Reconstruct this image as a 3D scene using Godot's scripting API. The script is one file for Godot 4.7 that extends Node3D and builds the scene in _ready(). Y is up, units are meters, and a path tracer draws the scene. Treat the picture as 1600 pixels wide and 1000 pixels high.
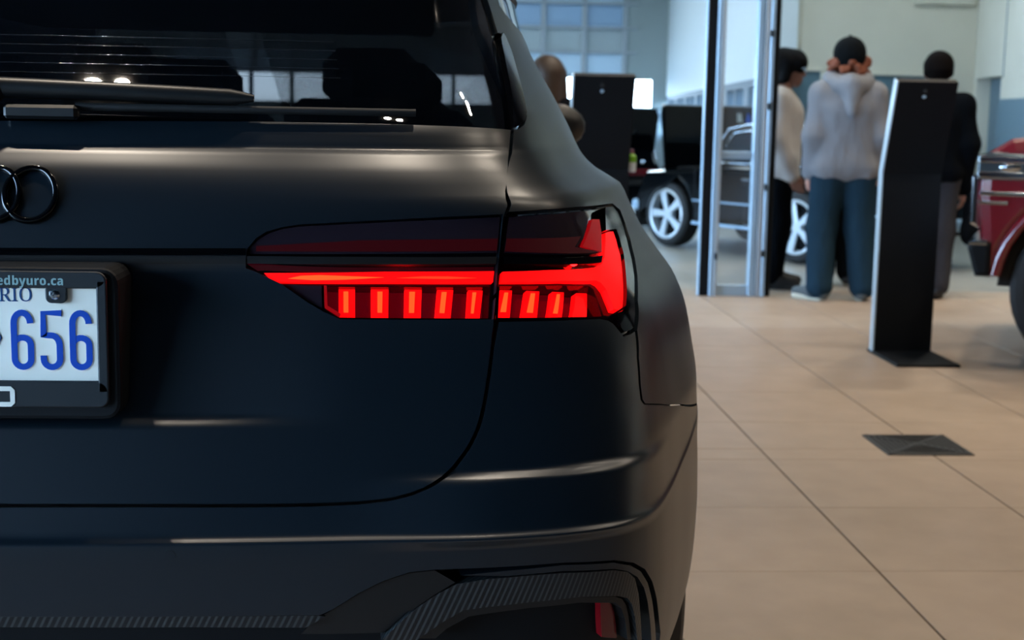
extends Node3D
# A wagon's tail lamp close up in a car showroom. Units metres, y up; the camera stands at the origin 1.186 m above the floor and looks towards -z.
var M := {}
var PZ: PackedFloat32Array
var PW: PackedFloat32Array
var PA: PackedFloat32Array
var PB: PackedFloat32Array
var GU: Array = []
var GH: Array = []
var used := {}
var other_side := false
const X0 := -0.55
const D0 := 1.62
const T := 0.6096

# ---------- mesh collector ----------
class MB:
	var v := PackedVector3Array()
	var n := PackedVector3Array()
	var t := PackedVector2Array()
	var ix := PackedInt32Array()
	func vt(p: Vector3, nn: Vector3, uv := Vector2.ZERO) -> int:
		v.append(p); n.append(nn); t.append(uv)
		return v.size() - 1
	func tri(a: int, b: int, c: int) -> void:
		var g: Vector3 = (v[b] - v[a]).cross(v[c] - v[a])
		if g.length_squared() < 1e-20: return
		if g.dot(n[a] + n[b] + n[c]) > 0.0:
			ix.append(a); ix.append(c); ix.append(b)
		else:
			ix.append(a); ix.append(b); ix.append(c)
	func quad(a: int, b: int, c: int, d: int) -> void:
		tri(a, b, c); tri(a, c, d)
	func face(pts: Array, hint := Vector3.ZERO, uvs: Array = []) -> void:
		# a flat convex face; the normal looks along hint
		var nn: Vector3 = (pts[1] - pts[0]).cross(pts[2] - pts[0])
		if nn.length() < 1e-12 and pts.size() > 3: nn = (pts[2] - pts[0]).cross(pts[3] - pts[0])
		nn = nn.normalized()
		if nn.dot(hint) < 0.0: nn = -nn
		var k := []
		for i in pts.size(): k.append(vt(pts[i], nn, uvs[i] if uvs.size() else Vector2(pts[i].x + pts[i].z, pts[i].y)))
		for i in range(1, pts.size() - 1): tri(k[0], k[i], k[i + 1])
	func grid(p: Callable, nu: int, nv: int, flip := false) -> void:
		# smooth surface p(i, j) -> Vector3
		var pts := []
		for i in nu + 1:
			for j in nv + 1: pts.append(p.call(i, j))
		var k0 := v.size()
		for i in nu + 1:
			for j in nv + 1:
				var a: Vector3 = pts[mini(i + 1, nu) * (nv + 1) + j] - pts[maxi(i - 1, 0) * (nv + 1) + j]
				var b: Vector3 = pts[i * (nv + 1) + mini(j + 1, nv)] - pts[i * (nv + 1) + maxi(j - 1, 0)]
				var nn := a.cross(b)
				nn = nn.normalized() if nn.length() > 1e-12 else Vector3.UP
				vt(pts[i * (nv + 1) + j], -nn if flip else nn, Vector2(float(i) / nu, float(j) / nv))
		for i in nu:
			for j in nv: quad(k0 + i * (nv + 1) + j, k0 + (i + 1) * (nv + 1) + j, k0 + (i + 1) * (nv + 1) + j + 1, k0 + i * (nv + 1) + j + 1)
	func rbox(c: Vector3, s: Vector3, r := 0.005, xf := Transform3D.IDENTITY) -> void:
		# box with chamfered edges
		var h := s * 0.5
		r = minf(r, minf(h.x, minf(h.y, h.z)) * 0.95)
		var P := func(sx: int, sy: int, sz: int, ax: int) -> Vector3:
			var q := Vector3(sx * (h.x - r), sy * (h.y - r), sz * (h.z - r))
			if ax == 0: q.x = sx * h.x
			elif ax == 1: q.y = sy * h.y
			else: q.z = sz * h.z
			return xf * (c + q)
		var B := xf.basis
		for s1 in [-1, 1]:
			face([P.call(s1, -1, -1, 0), P.call(s1, 1, -1, 0), P.call(s1, 1, 1, 0), P.call(s1, -1, 1, 0)], B * Vector3(s1, 0, 0))
			face([P.call(-1, s1, -1, 1), P.call(1, s1, -1, 1), P.call(1, s1, 1, 1), P.call(-1, s1, 1, 1)], B * Vector3(0, s1, 0))
			face([P.call(-1, -1, s1, 2), P.call(1, -1, s1, 2), P.call(1, 1, s1, 2), P.call(-1, 1, s1, 2)], B * Vector3(0, 0, s1))
			for s2 in [-1, 1]:
				face([P.call(s1, s2, -1, 0), P.call(s1, s2, 1, 0), P.call(s1, s2, 1, 1), P.call(s1, s2, -1, 1)], B * Vector3(s1, s2, 0))
				face([P.call(s1, -1, s2, 0), P.call(s1, 1, s2, 0), P.call(s1, 1, s2, 2), P.call(s1, -1, s2, 2)], B * Vector3(s1, 0, s2))
				face([P.call(-1, s1, s2, 1), P.call(1, s1, s2, 1), P.call(1, s1, s2, 2), P.call(-1, s1, s2, 2)], B * Vector3(0, s1, s2))
				for s3 in [-1, 1]:
					face([P.call(s1, s2, s3, 0), P.call(s1, s2, s3, 1), P.call(s1, s2, s3, 2)], B * Vector3(s1, s2, s3))
	func tube(path: Array, rad: Variant, seg := 8, closed := false, squash := 1.0, upv := Vector3.UP) -> void:
		var m := path.size()
		var k0 := v.size()
		for i in m:
			var a: Vector3 = path[(i - 1 + m) % m] if closed else path[maxi(i - 1, 0)]
			var b: Vector3 = path[(i + 1) % m] if closed else path[mini(i + 1, m - 1)]
			var d := (b - a).normalized()
			var s := d.cross(upv)
			s = s.normalized() if s.length() > 1e-4 else d.cross(Vector3(0.3, 0.1, 1)).normalized()
			var u := s.cross(d)
			var r: float = rad[i] if rad is Array else rad
			for j in seg:
				var w := TAU * j / seg
				var nn := s * cos(w) + u * sin(w)
				vt(path[i] + s * cos(w) * r + u * sin(w) * r * squash, nn)
		for i in (m if closed else m - 1):
			for j in seg:
				var i2 := (i + 1) % m
				quad(k0 + i * seg + j, k0 + i * seg + (j + 1) % seg, k0 + i2 * seg + (j + 1) % seg, k0 + i2 * seg + j)
		if not closed:
			for e in [0, m - 1]:
				var ring := []
				for j in seg: ring.append(v[k0 + e * seg + j])
				face(ring, path[e] - path[1 if e == 0 else m - 2])
	func lathe(prof: Array, seg := 24, xf := Transform3D.IDENTITY, sharp := true) -> void:
		# profile of Vector2(radius, height) turned round the y axis of xf
		for i in prof.size() - 1:
			var p: Vector2 = prof[i]
			var q: Vector2 = prof[i + 1]
			var d := q - p
			if d.length() < 1e-9: continue
			var nr := Vector2(d.y, -d.x).normalized()
			var k0 := v.size()
			for j in seg + 1:
				var w := TAU * j / seg
				var dir := Vector3(cos(w), 0, sin(w))
				var nn := (xf.basis * (dir * nr.x + Vector3.UP * nr.y)).normalized()
				vt(xf * (dir * p.x + Vector3.UP * p.y), nn, Vector2(float(j) / seg, 0))
				vt(xf * (dir * q.x + Vector3.UP * q.y), nn, Vector2(float(j) / seg, 1))
			for j in seg: quad(k0 + j * 2, k0 + j * 2 + 1, k0 + j * 2 + 3, k0 + j * 2 + 2)
	func ball(c: Vector3, s: Vector3, seg := 12, rings := 8, xf := Transform3D.IDENTITY) -> void:
		var k0 := v.size()
		for i in rings + 1:
			for j in seg + 1:
				var a := PI * i / rings
				var w := TAU * j / seg
				var d := Vector3(sin(a) * cos(w), cos(a), sin(a) * sin(w))
				vt(xf * (c + d * s), (xf.basis * (d / s)).normalized())
		for i in rings:
			for j in seg: quad(k0 + i * (seg + 1) + j, k0 + i * (seg + 1) + j + 1, k0 + (i + 1) * (seg + 1) + j + 1, k0 + (i + 1) * (seg + 1) + j)
	func slab(poly: Array, z0: float, z1: float, bev := 0.01, xf := Transform3D.IDENTITY) -> void:
		# a side outline (x, y) given thickness from z0 to z1, its edges rounded in two steps
		var outl := PackedVector2Array(poly)
		if Geometry2D.is_polygon_clockwise(outl): outl.reverse()
		var lev := []
		for f in [[1.0, 0.0], [0.3, 0.3], [0.0, 1.0]]:
			var off: Array = Geometry2D.offset_polygon(outl, -bev * f[0], Geometry2D.JOIN_MITER) if f[0] > 0 else [outl]
			lev.append([_match(outl, off[0] if off.size() else outl), bev * f[1]])
		var rows := []
		for l in lev: rows.append([l[0], z1 - bev + bev * (1.0 - l[1] / maxf(bev, 1e-9))])
		var low := []
		for l in lev: low.append([l[0], z0 + l[1]])
		low.reverse()
		rows.append_array(low)
		var m := outl.size()
		for r in rows.size() - 1:
			for i in m:
				var j := (i + 1) % m
				var a: Vector2 = rows[r][0][i]
				var b: Vector2 = rows[r][0][j]
				var c: Vector2 = rows[r + 1][0][j]
				var d: Vector2 = rows[r + 1][0][i]
				var e: Vector2 = outl[j] - outl[i]
				var hint := Vector3(e.y, -e.x, 0).normalized() + Vector3(0, 0, (1.0 if r < 2 else -1.0 if r > 2 else 0.0))
				face([xf * Vector3(a.x, a.y, rows[r][1]), xf * Vector3(b.x, b.y, rows[r][1]), xf * Vector3(c.x, c.y, rows[r + 1][1]), xf * Vector3(d.x, d.y, rows[r + 1][1])], xf.basis * hint)
		for cap in [[rows[0], 1.0], [rows[-1], -1.0]]:
			var pl := PackedVector2Array(cap[0][0])
			var tr := Geometry2D.triangulate_polygon(pl)
			for i in range(0, tr.size(), 3):
				var q := []
				for k in 3: q.append(xf * Vector3(pl[tr[i + k]].x, pl[tr[i + k]].y, cap[0][1]))
				face(q, xf.basis * Vector3(0, 0, cap[1]))
	static func _match(a: PackedVector2Array, b: PackedVector2Array) -> PackedVector2Array:
		# b's nearest boundary point for every corner of a
		var o := PackedVector2Array()
		for p in a:
			var best := b[0]
			var bd := 1e9
			for i in b.size():
				var q := Geometry2D.get_closest_point_to_segment(p, b[i], b[(i + 1) % b.size()])
				var dd := q.distance_squared_to(p)
				if dd < bd: bd = dd; best = q
			o.append(best)
		return o
	func ribbon(path: Array, w: float, depth: float, xf := Transform3D.IDENTITY) -> void:
		# a flat letter stroke of width w along path (Vector2), standing depth proud along z
		var L := []
		var R := []
		for i in path.size():
			var a: Vector2 = path[maxi(i - 1, 0)]
			var b: Vector2 = path[mini(i + 1, path.size() - 1)]
			var nn := (b - a).normalized().orthogonal()
			L.append(path[i] + nn * w * 0.5); R.append(path[i] - nn * w * 0.5)
		var P := func(q: Vector2, z: float) -> Vector3: return xf * Vector3(q.x, q.y, z)
		for i in path.size() - 1:
			face([P.call(L[i], depth), P.call(L[i + 1], depth), P.call(R[i + 1], depth), P.call(R[i], depth)], xf.basis.z)
			face([P.call(L[i], 0), P.call(L[i + 1], 0), P.call(L[i + 1], depth), P.call(L[i], depth)], xf.basis * Vector3(L[i].x - R[i].x, L[i].y - R[i].y, 0))
			face([P.call(R[i], 0), P.call(R[i + 1], 0), P.call(R[i + 1], depth), P.call(R[i], depth)], xf.basis * Vector3(R[i].x - L[i].x, R[i].y - L[i].y, 0))
		for e in [0, path.size() - 1]:
			face([P.call(L[e], 0), P.call(R[e], 0), P.call(R[e], depth), P.call(L[e], depth)], P.call(path[e], 0) - P.call(path[1 if e == 0 else e - 1], 0))
	func flip_z() -> void:
		# the same shape for the other side
		for i in v.size():
			v[i].z = -v[i].z
			n[i].z = -n[i].z
		for i in range(0, ix.size(), 3):
			var k := ix[i]
			ix[i] = ix[i + 1]
			ix[i + 1] = k
	func mesh() -> ArrayMesh:
		var a := []
		a.resize(Mesh.ARRAY_MAX)
		a[Mesh.ARRAY_VERTEX] = v; a[Mesh.ARRAY_NORMAL] = n; a[Mesh.ARRAY_TEX_UV] = t; a[Mesh.ARRAY_INDEX] = ix
		var m := ArrayMesh.new()
		m.add_surface_from_arrays(Mesh.PRIMITIVE_TRIANGLES, a)
		return m

# ---------- naming ----------
func add(called: String, mb: Variant, m: Material, parent: Node = self, xf := Transform3D.IDENTITY) -> MeshInstance3D:
	var o := MeshInstance3D.new()
	if other_side and mb is MB: mb.flip_z()
	o.mesh = mb.mesh() if mb is MB else mb
	o.material_override = m
	o.name = num(called, parent)
	o.transform = xf
	parent.add_child(o, true)
	return o
func num(called: String, parent: Node) -> String:
	var key := "%d/%s" % [parent.get_instance_id(), called]
	var k: int = used.get(key, 0)
	used[key] = k + 1
	return called if k == 0 else "%s_%03d" % [called, k]
func thing(called: String, label: String, category: String, at := Vector3.ZERO, turn := 0.0, group := "") -> Node3D:
	var o := Node3D.new()
	o.name = num(called, self)
	add_child(o, true)
	o.position = at
	o.rotation.y = turn
	return tag(o, label, category, group)
func tag(o: Node3D, label: String, category: String, group := "") -> Node3D:
	o.set_meta("label", label)
	o.set_meta("category", category)
	if group: o.set_meta("group", group)
	return o
func struct(called: String, mb: Variant, m: Material, label := "", category := "", parent: Node = self) -> MeshInstance3D:
	var o := add(called, mb, m, parent)
	if parent == self:
		o.set_meta("kind", "structure")
		if label: o.set_meta("label", label)
		if category: o.set_meta("category", category)
	return o

# ---------- materials ----------
func mat(c: Color, rough := 0.5, metal := 0.0, spec := 0.5) -> StandardMaterial3D:
	var m := StandardMaterial3D.new()
	m.albedo_color = c
	m.roughness = rough
	m.metallic = metal
	m.metallic_specular = spec
	return m
func lin(r: float, g: float, b: float) -> Color: return Color(r, g, b).linear_to_srgb()
func glow(c: Color, e: float) -> StandardMaterial3D:
	var m := mat(Color(0.05, 0.01, 0.01), 0.45, 0.0, 0.3)
	m.emission_enabled = true
	m.emission = c
	m.emission_energy_multiplier = e
	return m
func glass(a: float, c := Color(0.02, 0.03, 0.035), rough := 0.02) -> StandardMaterial3D:
	var m := mat(Color(c.r, c.g, c.b, a), rough)
	m.transparency = BaseMaterial3D.TRANSPARENCY_ALPHA
	return m
func noise_tex(freq: float, lo: Color, hi: Color, size := 256, seed_ := 3, oct := 4) -> NoiseTexture2D:
	var f := FastNoiseLite.new()
	f.seed = seed_
	f.frequency = freq
	f.fractal_octaves = oct
	var g := Gradient.new()
	g.set_color(0, lo); g.set_color(1, hi)
	var t := NoiseTexture2D.new()
	t.width = size; t.height = size; t.seamless = true; t.noise = f; t.color_ramp = g
	return t
func world_tex(m: StandardMaterial3D, t: Texture2D, scale: float) -> StandardMaterial3D:
	m.albedo_texture = t
	m.uv1_triplanar = true
	m.uv1_world_triplanar = true
	m.uv1_scale = Vector3.ONE * scale
	return m

# ---------- the wagon's skin: S(u, h), u from the middle of the tail round the corner to the nose, h the height ----------
func lut(pts: Array, lo: float, hi: float, step: float) -> PackedFloat32Array:
	# monotone cubic through pts (x, y pairs), tabulated
	var x := []; var y := []; var m := []; var d := []; var h := []
	for i in range(0, pts.size(), 2): x.append(pts[i]); y.append(pts[i + 1])
	for i in x.size() - 1: h.append(x[i + 1] - x[i]); d.append((y[i + 1] - y[i]) / h[i])
	m.append(d[0])
	for i in range(1, x.size() - 1):
		if d[i - 1] * d[i] <= 0.0: m.append(0.0)
		else:
			var w1: float = 2 * h[i] + h[i - 1]
			var w2: float = h[i] + 2 * h[i - 1]
			m.append((w1 + w2) / (w1 / d[i - 1] + w2 / d[i]))
	m.append(d[-1])
	var o := PackedFloat32Array()
	var k := 0
	for q in int(round((hi - lo) / step)) + 1:
		var t := clampf(lo + q * step, x[0], x[-1])
		while k < x.size() - 2 and t >= x[k + 1]: k += 1
		var s: float = (t - x[k]) / h[k]
		o.append((1 + 2 * s) * (1 - s) * (1 - s) * y[k] + s * (1 - s) * (1 - s) * h[k] * m[k] + s * s * (3 - 2 * s) * y[k + 1] + s * s * (s - 1) * h[k] * m[k + 1])
	return o
func look(tab: PackedFloat32Array, lo: float, step: float, x: float) -> float:
	var q := (x - lo) / step
	if q <= 0.0: return tab[0]
	if q >= tab.size() - 1: return tab[-1]
	var i := int(q)
	return lerpf(tab[i], tab[i + 1], q - i)
func zr(h: float) -> float: return look(PZ, 0.15, 0.0005, h)
func wh(h: float) -> float: return look(PW, 0.15, 0.001, h)
func zf(h: float) -> float:
	if h < 0.78: return 4.93 - 0.08 * absf(h - 0.6)
	if h < 1.0: return lerpf(4.91, 3.62, pow((h - 0.78) / 0.22, 1.6))
	return lerpf(3.62, 2.45, (h - 1.0) / 0.45)
func S(su: float, h: float) -> Vector3:
	var s := -1.0 if su < 0.0 else 1.0
	var u := absf(su)
	var z: float
	if u <= 1.12:
		var X := wh(h) * look(PA, 0.0, 0.002, u)
		var hh := h - 0.035 * smoothstep(0.66, 0.95, u) * (1.0 - smoothstep(0.75, 1.0, h)) * smoothstep(0.45, 0.6, h)
		z = zr(hh)
		z += 0.011 * (1.0 - smoothstep(0.25, 0.46, X)) * smoothstep(0.806, 0.822, h) * (1.0 - smoothstep(0.985, 1.01, h))
		var lift := 0.005 * smoothstep(0.55, 0.8, X)
		z -= 0.014 * smoothstep(0.44, 0.64, X) * (1.0 - smoothstep(0.738 + lift, 0.752 + lift, h)) * smoothstep(0.66, 0.68, hh) * (1.0 - smoothstep(0.62, 0.76, u))
		return Vector3(X0 + s * X, h, -(D0 + z + look(PB, 0.0, 0.002, u)))
	var d1 := zr(h) + 1.05
	var d2 := zf(h) - 0.45
	if u < 2.0:
		var q := (u - 1.12) / 0.88
		return Vector3(X0 + s * wh(h) * lerpf(1.0, 0.975, q), h, -(D0 + lerpf(d1, d2, q)))
	var w := (u - 2.0) / 0.6 * PI * 0.5
	return Vector3(X0 + s * wh(h) * 0.975 * cos(w), h, -(D0 + d2 + 0.45 * sin(w)))
func SN(u: float, h: float) -> Vector3:
	var e := 0.001
	var a := S(u + e, h) - S(u - e, h)
	var b := S(u, h + e) - S(u, h - e)
	if absf(u) < e: a = Vector3(1, 0, 0)
	var n := a.cross(b).normalized()
	# outwards: away from the car's long middle
	var p := S(u, h)
	var out := p - Vector3(X0, 0.6, clampf(p.z, -5.2, -2.7))
	return n if n.dot(out) > 0.0 else -n
func u_of(d: float, h: float) -> float:
	var lo := 0.3
	var hi := 2.55
	for i in 40:
		var m := (lo + hi) * 0.5
		if -S(m, h).z - D0 < d: lo = m
		else: hi = m
	return (lo + hi) * 0.5
func pairs(a: Array) -> PackedVector2Array:
	var o := PackedVector2Array()
	for i in range(0, a.size(), 2): o.append(Vector2(a[i], a[i + 1]))
	return o
func mirrored(p: PackedVector2Array) -> PackedVector2Array:
	# the outline runs from the middle out and back to the middle; close it on the other side
	var o := PackedVector2Array(p)
	o[0].x = 0.0; o[-1].x = 0.0
	for i in range(p.size() - 2, 0, -1): o.append(Vector2(-p[i].x, p[i].y))
	return o
func panel(poly: PackedVector2Array, off := 0.0, skirt := 0.006, side := 1.0, holes: Array = [], mb: MB = null) -> MB:
	# the part of the skin inside an outline in (u, h), moved off along the normal, its rim turned in by skirt
	if mb == null: mb = MB.new()
	var outl := [poly]
	for hole in holes:
		var nxt := []
		for o in outl:
			var cut := Geometry2D.clip_polygons(o, hole)
			if cut.any(func(q): return Geometry2D.is_polygon_clockwise(q)):
				# the hole lies inside: halve the panel through it first
				var cx := 0.0
				for q in hole: cx += q.x / hole.size()
				for half in [[-3.0, cx], [cx, 3.0]]:
					for part in Geometry2D.intersect_polygons(o, PackedVector2Array([Vector2(half[0], -1), Vector2(half[1], -1), Vector2(half[1], 3), Vector2(half[0], 3)])):
						nxt.append_array(Geometry2D.clip_polygons(part, hole))
			else: nxt.append_array(cut)
		outl = nxt
	var cache := {}
	for o: PackedVector2Array in outl:
		if Geometry2D.is_polygon_clockwise(o): o.reverse()
		var lo := o[0]
		var hi := o[0]
		for q in o: lo = lo.min(q); hi = hi.max(q)
		var i0 := maxi(GU.bsearch(lo.x, false) - 1, 0)
		var i1 := mini(GU.bsearch(hi.x), GU.size() - 1)
		var j0 := maxi(GH.bsearch(lo.y, false) - 1, 0)
		var j1 := mini(GH.bsearch(hi.y), GH.size() - 1)
		var edge := {}
		for k in o.size():
			var a := o[k]
			var b := o[(k + 1) % o.size()]
			var st := int(ceil(maxf(absf(a.x - b.x) / 0.002, absf(a.y - b.y) / 0.0004))) + 1
			for q in st + 1:
				var p := a.lerp(b, float(q) / st)
				edge[Vector2i(maxi(GU.bsearch(p.x, false) - 1, 0), maxi(GH.bsearch(p.y, false) - 1, 0))] = 1
				edge[Vector2i(maxi(GU.bsearch(p.x, true) - 1, 0), maxi(GH.bsearch(p.y, true) - 1, 0))] = 1
		for i in range(i0, i1):
			for j in range(j0, j1):
				var cell := PackedVector2Array([Vector2(GU[i], GH[j]), Vector2(GU[i + 1], GH[j]), Vector2(GU[i + 1], GH[j + 1]), Vector2(GU[i], GH[j + 1])])
				if edge.has(Vector2i(i, j)):
					for piece in Geometry2D.intersect_polygons(o, cell):
						var tr := Geometry2D.triangulate_polygon(piece)
						var k := []
						for q in piece: k.append(_pv(mb, q, off, side))
						for q in range(0, tr.size(), 3): mb.tri(k[tr[q]], k[tr[q + 1]], k[tr[q + 2]])
				elif Geometry2D.is_point_in_polygon((cell[0] + cell[2]) * 0.5, o):
					var k := []
					for c in 4:
						var key := Vector2i(i + (1 if c == 1 or c == 2 else 0), j + (1 if c > 1 else 0))
						if not cache.has(key): cache[key] = _pv(mb, cell[c], off, side)
						k.append(cache[key])
					mb.quad(k[0], k[1], k[2], k[3])
		if skirt > 0.0:
			for k in o.size():
				var a := o[k]
				var b := o[(k + 1) % o.size()]
				var st := maxi(1, int(ceil(maxf(absf(a.x - b.x) / 0.02, absf(a.y - b.y) / 0.012))))
				for q in st:
					var p1 := a.lerp(b, float(q) / st)
					var p2 := a.lerp(b, float(q + 1) / st)
					var n1 := SN(p1.x * side, p1.y)
					var n2 := SN(p2.x * side, p2.y)
					var w1 := S(p1.x * side, p1.y) + n1 * off
					var w2 := S(p2.x * side, p2.y) + n2 * off
					var e := b - a
					var pm := (p1 + p2) * 0.5 + Vector2(e.y, -e.x).normalized() * 0.004
					var hint := S(pm.x * side, pm.y) - (w1 + w2) * 0.5
					mb.face([w1, w2, w2 - n2 * skirt, w1 - n1 * skirt], hint)
	return mb
func _pv(mb: MB, q: Vector2, off: float, side: float) -> int:
	var n := SN(q.x * side, q.y)
	return mb.vt(S(q.x * side, q.y) + n * off, n, Vector2(wh(q.y) * look(PA, 0.0, 0.002, absf(q.x)) * side + look(PB, 0.0, 0.002, absf(q.x)), -q.y))
const ZR := [.15,.16,.30,.12,.45,.034,.55,.012,.63,.0035,.6755,.0,.6775,.0016,.6805,.0062,.6825,.0085,.695,.0135,.715,.019,.75,.027,.806,.041,.82,.045,.92,.070,1.0,.094,1.06,.111,1.09,.124,1.11,.138,1.125,.153,1.133,.1625,1.1372,.170,1.146,.175,1.158,.182,1.168,.190,1.20,.226,1.3,.346,1.42,.491,1.5,.591]
const WH := [0.15, 0.9830, 0.35, 1.0050, 0.42, 1.0130, 0.5, 1.0174, 0.56, 1.0180, 0.62, 1.0154, 0.7, 1.0112, 0.76, 1.0111, 0.82, 1.0037, 0.87, 0.9955, 0.92, 0.9767, 0.96, 0.9482, 1, 0.9203, 1.04, 0.9000, 1.07, 0.8852, 1.09, 0.8500, 1.11, 0.8267, 1.125, 0.8162, 1.14, 0.8099, 1.17, 0.7971, 1.21, 0.7796, 1.26, 0.7553, 1.31, 0.7340, 1.36, 0.7255, 1.42, 0.7134, 1.5, 0.5934]
const PLAN_A := [0, 0, 0.15, 0.2, 0.3, 0.4, 0.44, 0.58, 0.54, 0.7, 0.61, 0.775, 0.66, 0.815, 0.7, 0.842, 0.75, 0.872, 0.8, 0.902, 0.86, 0.938, 0.92, 0.972, 0.97, 0.992, 1.04, 1, 1.12, 1]
const PLAN_B := [0, 0, 0.15, 0.003, 0.3, 0.012, 0.44, 0.03, 0.54, 0.055, 0.61, 0.088, 0.66, 0.125, 0.7, 0.17, 0.75, 0.245, 0.8, 0.34, 0.86, 0.46, 0.92, 0.6, 0.97, 0.74, 1.04, 0.9, 1.12, 1.05]
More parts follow.
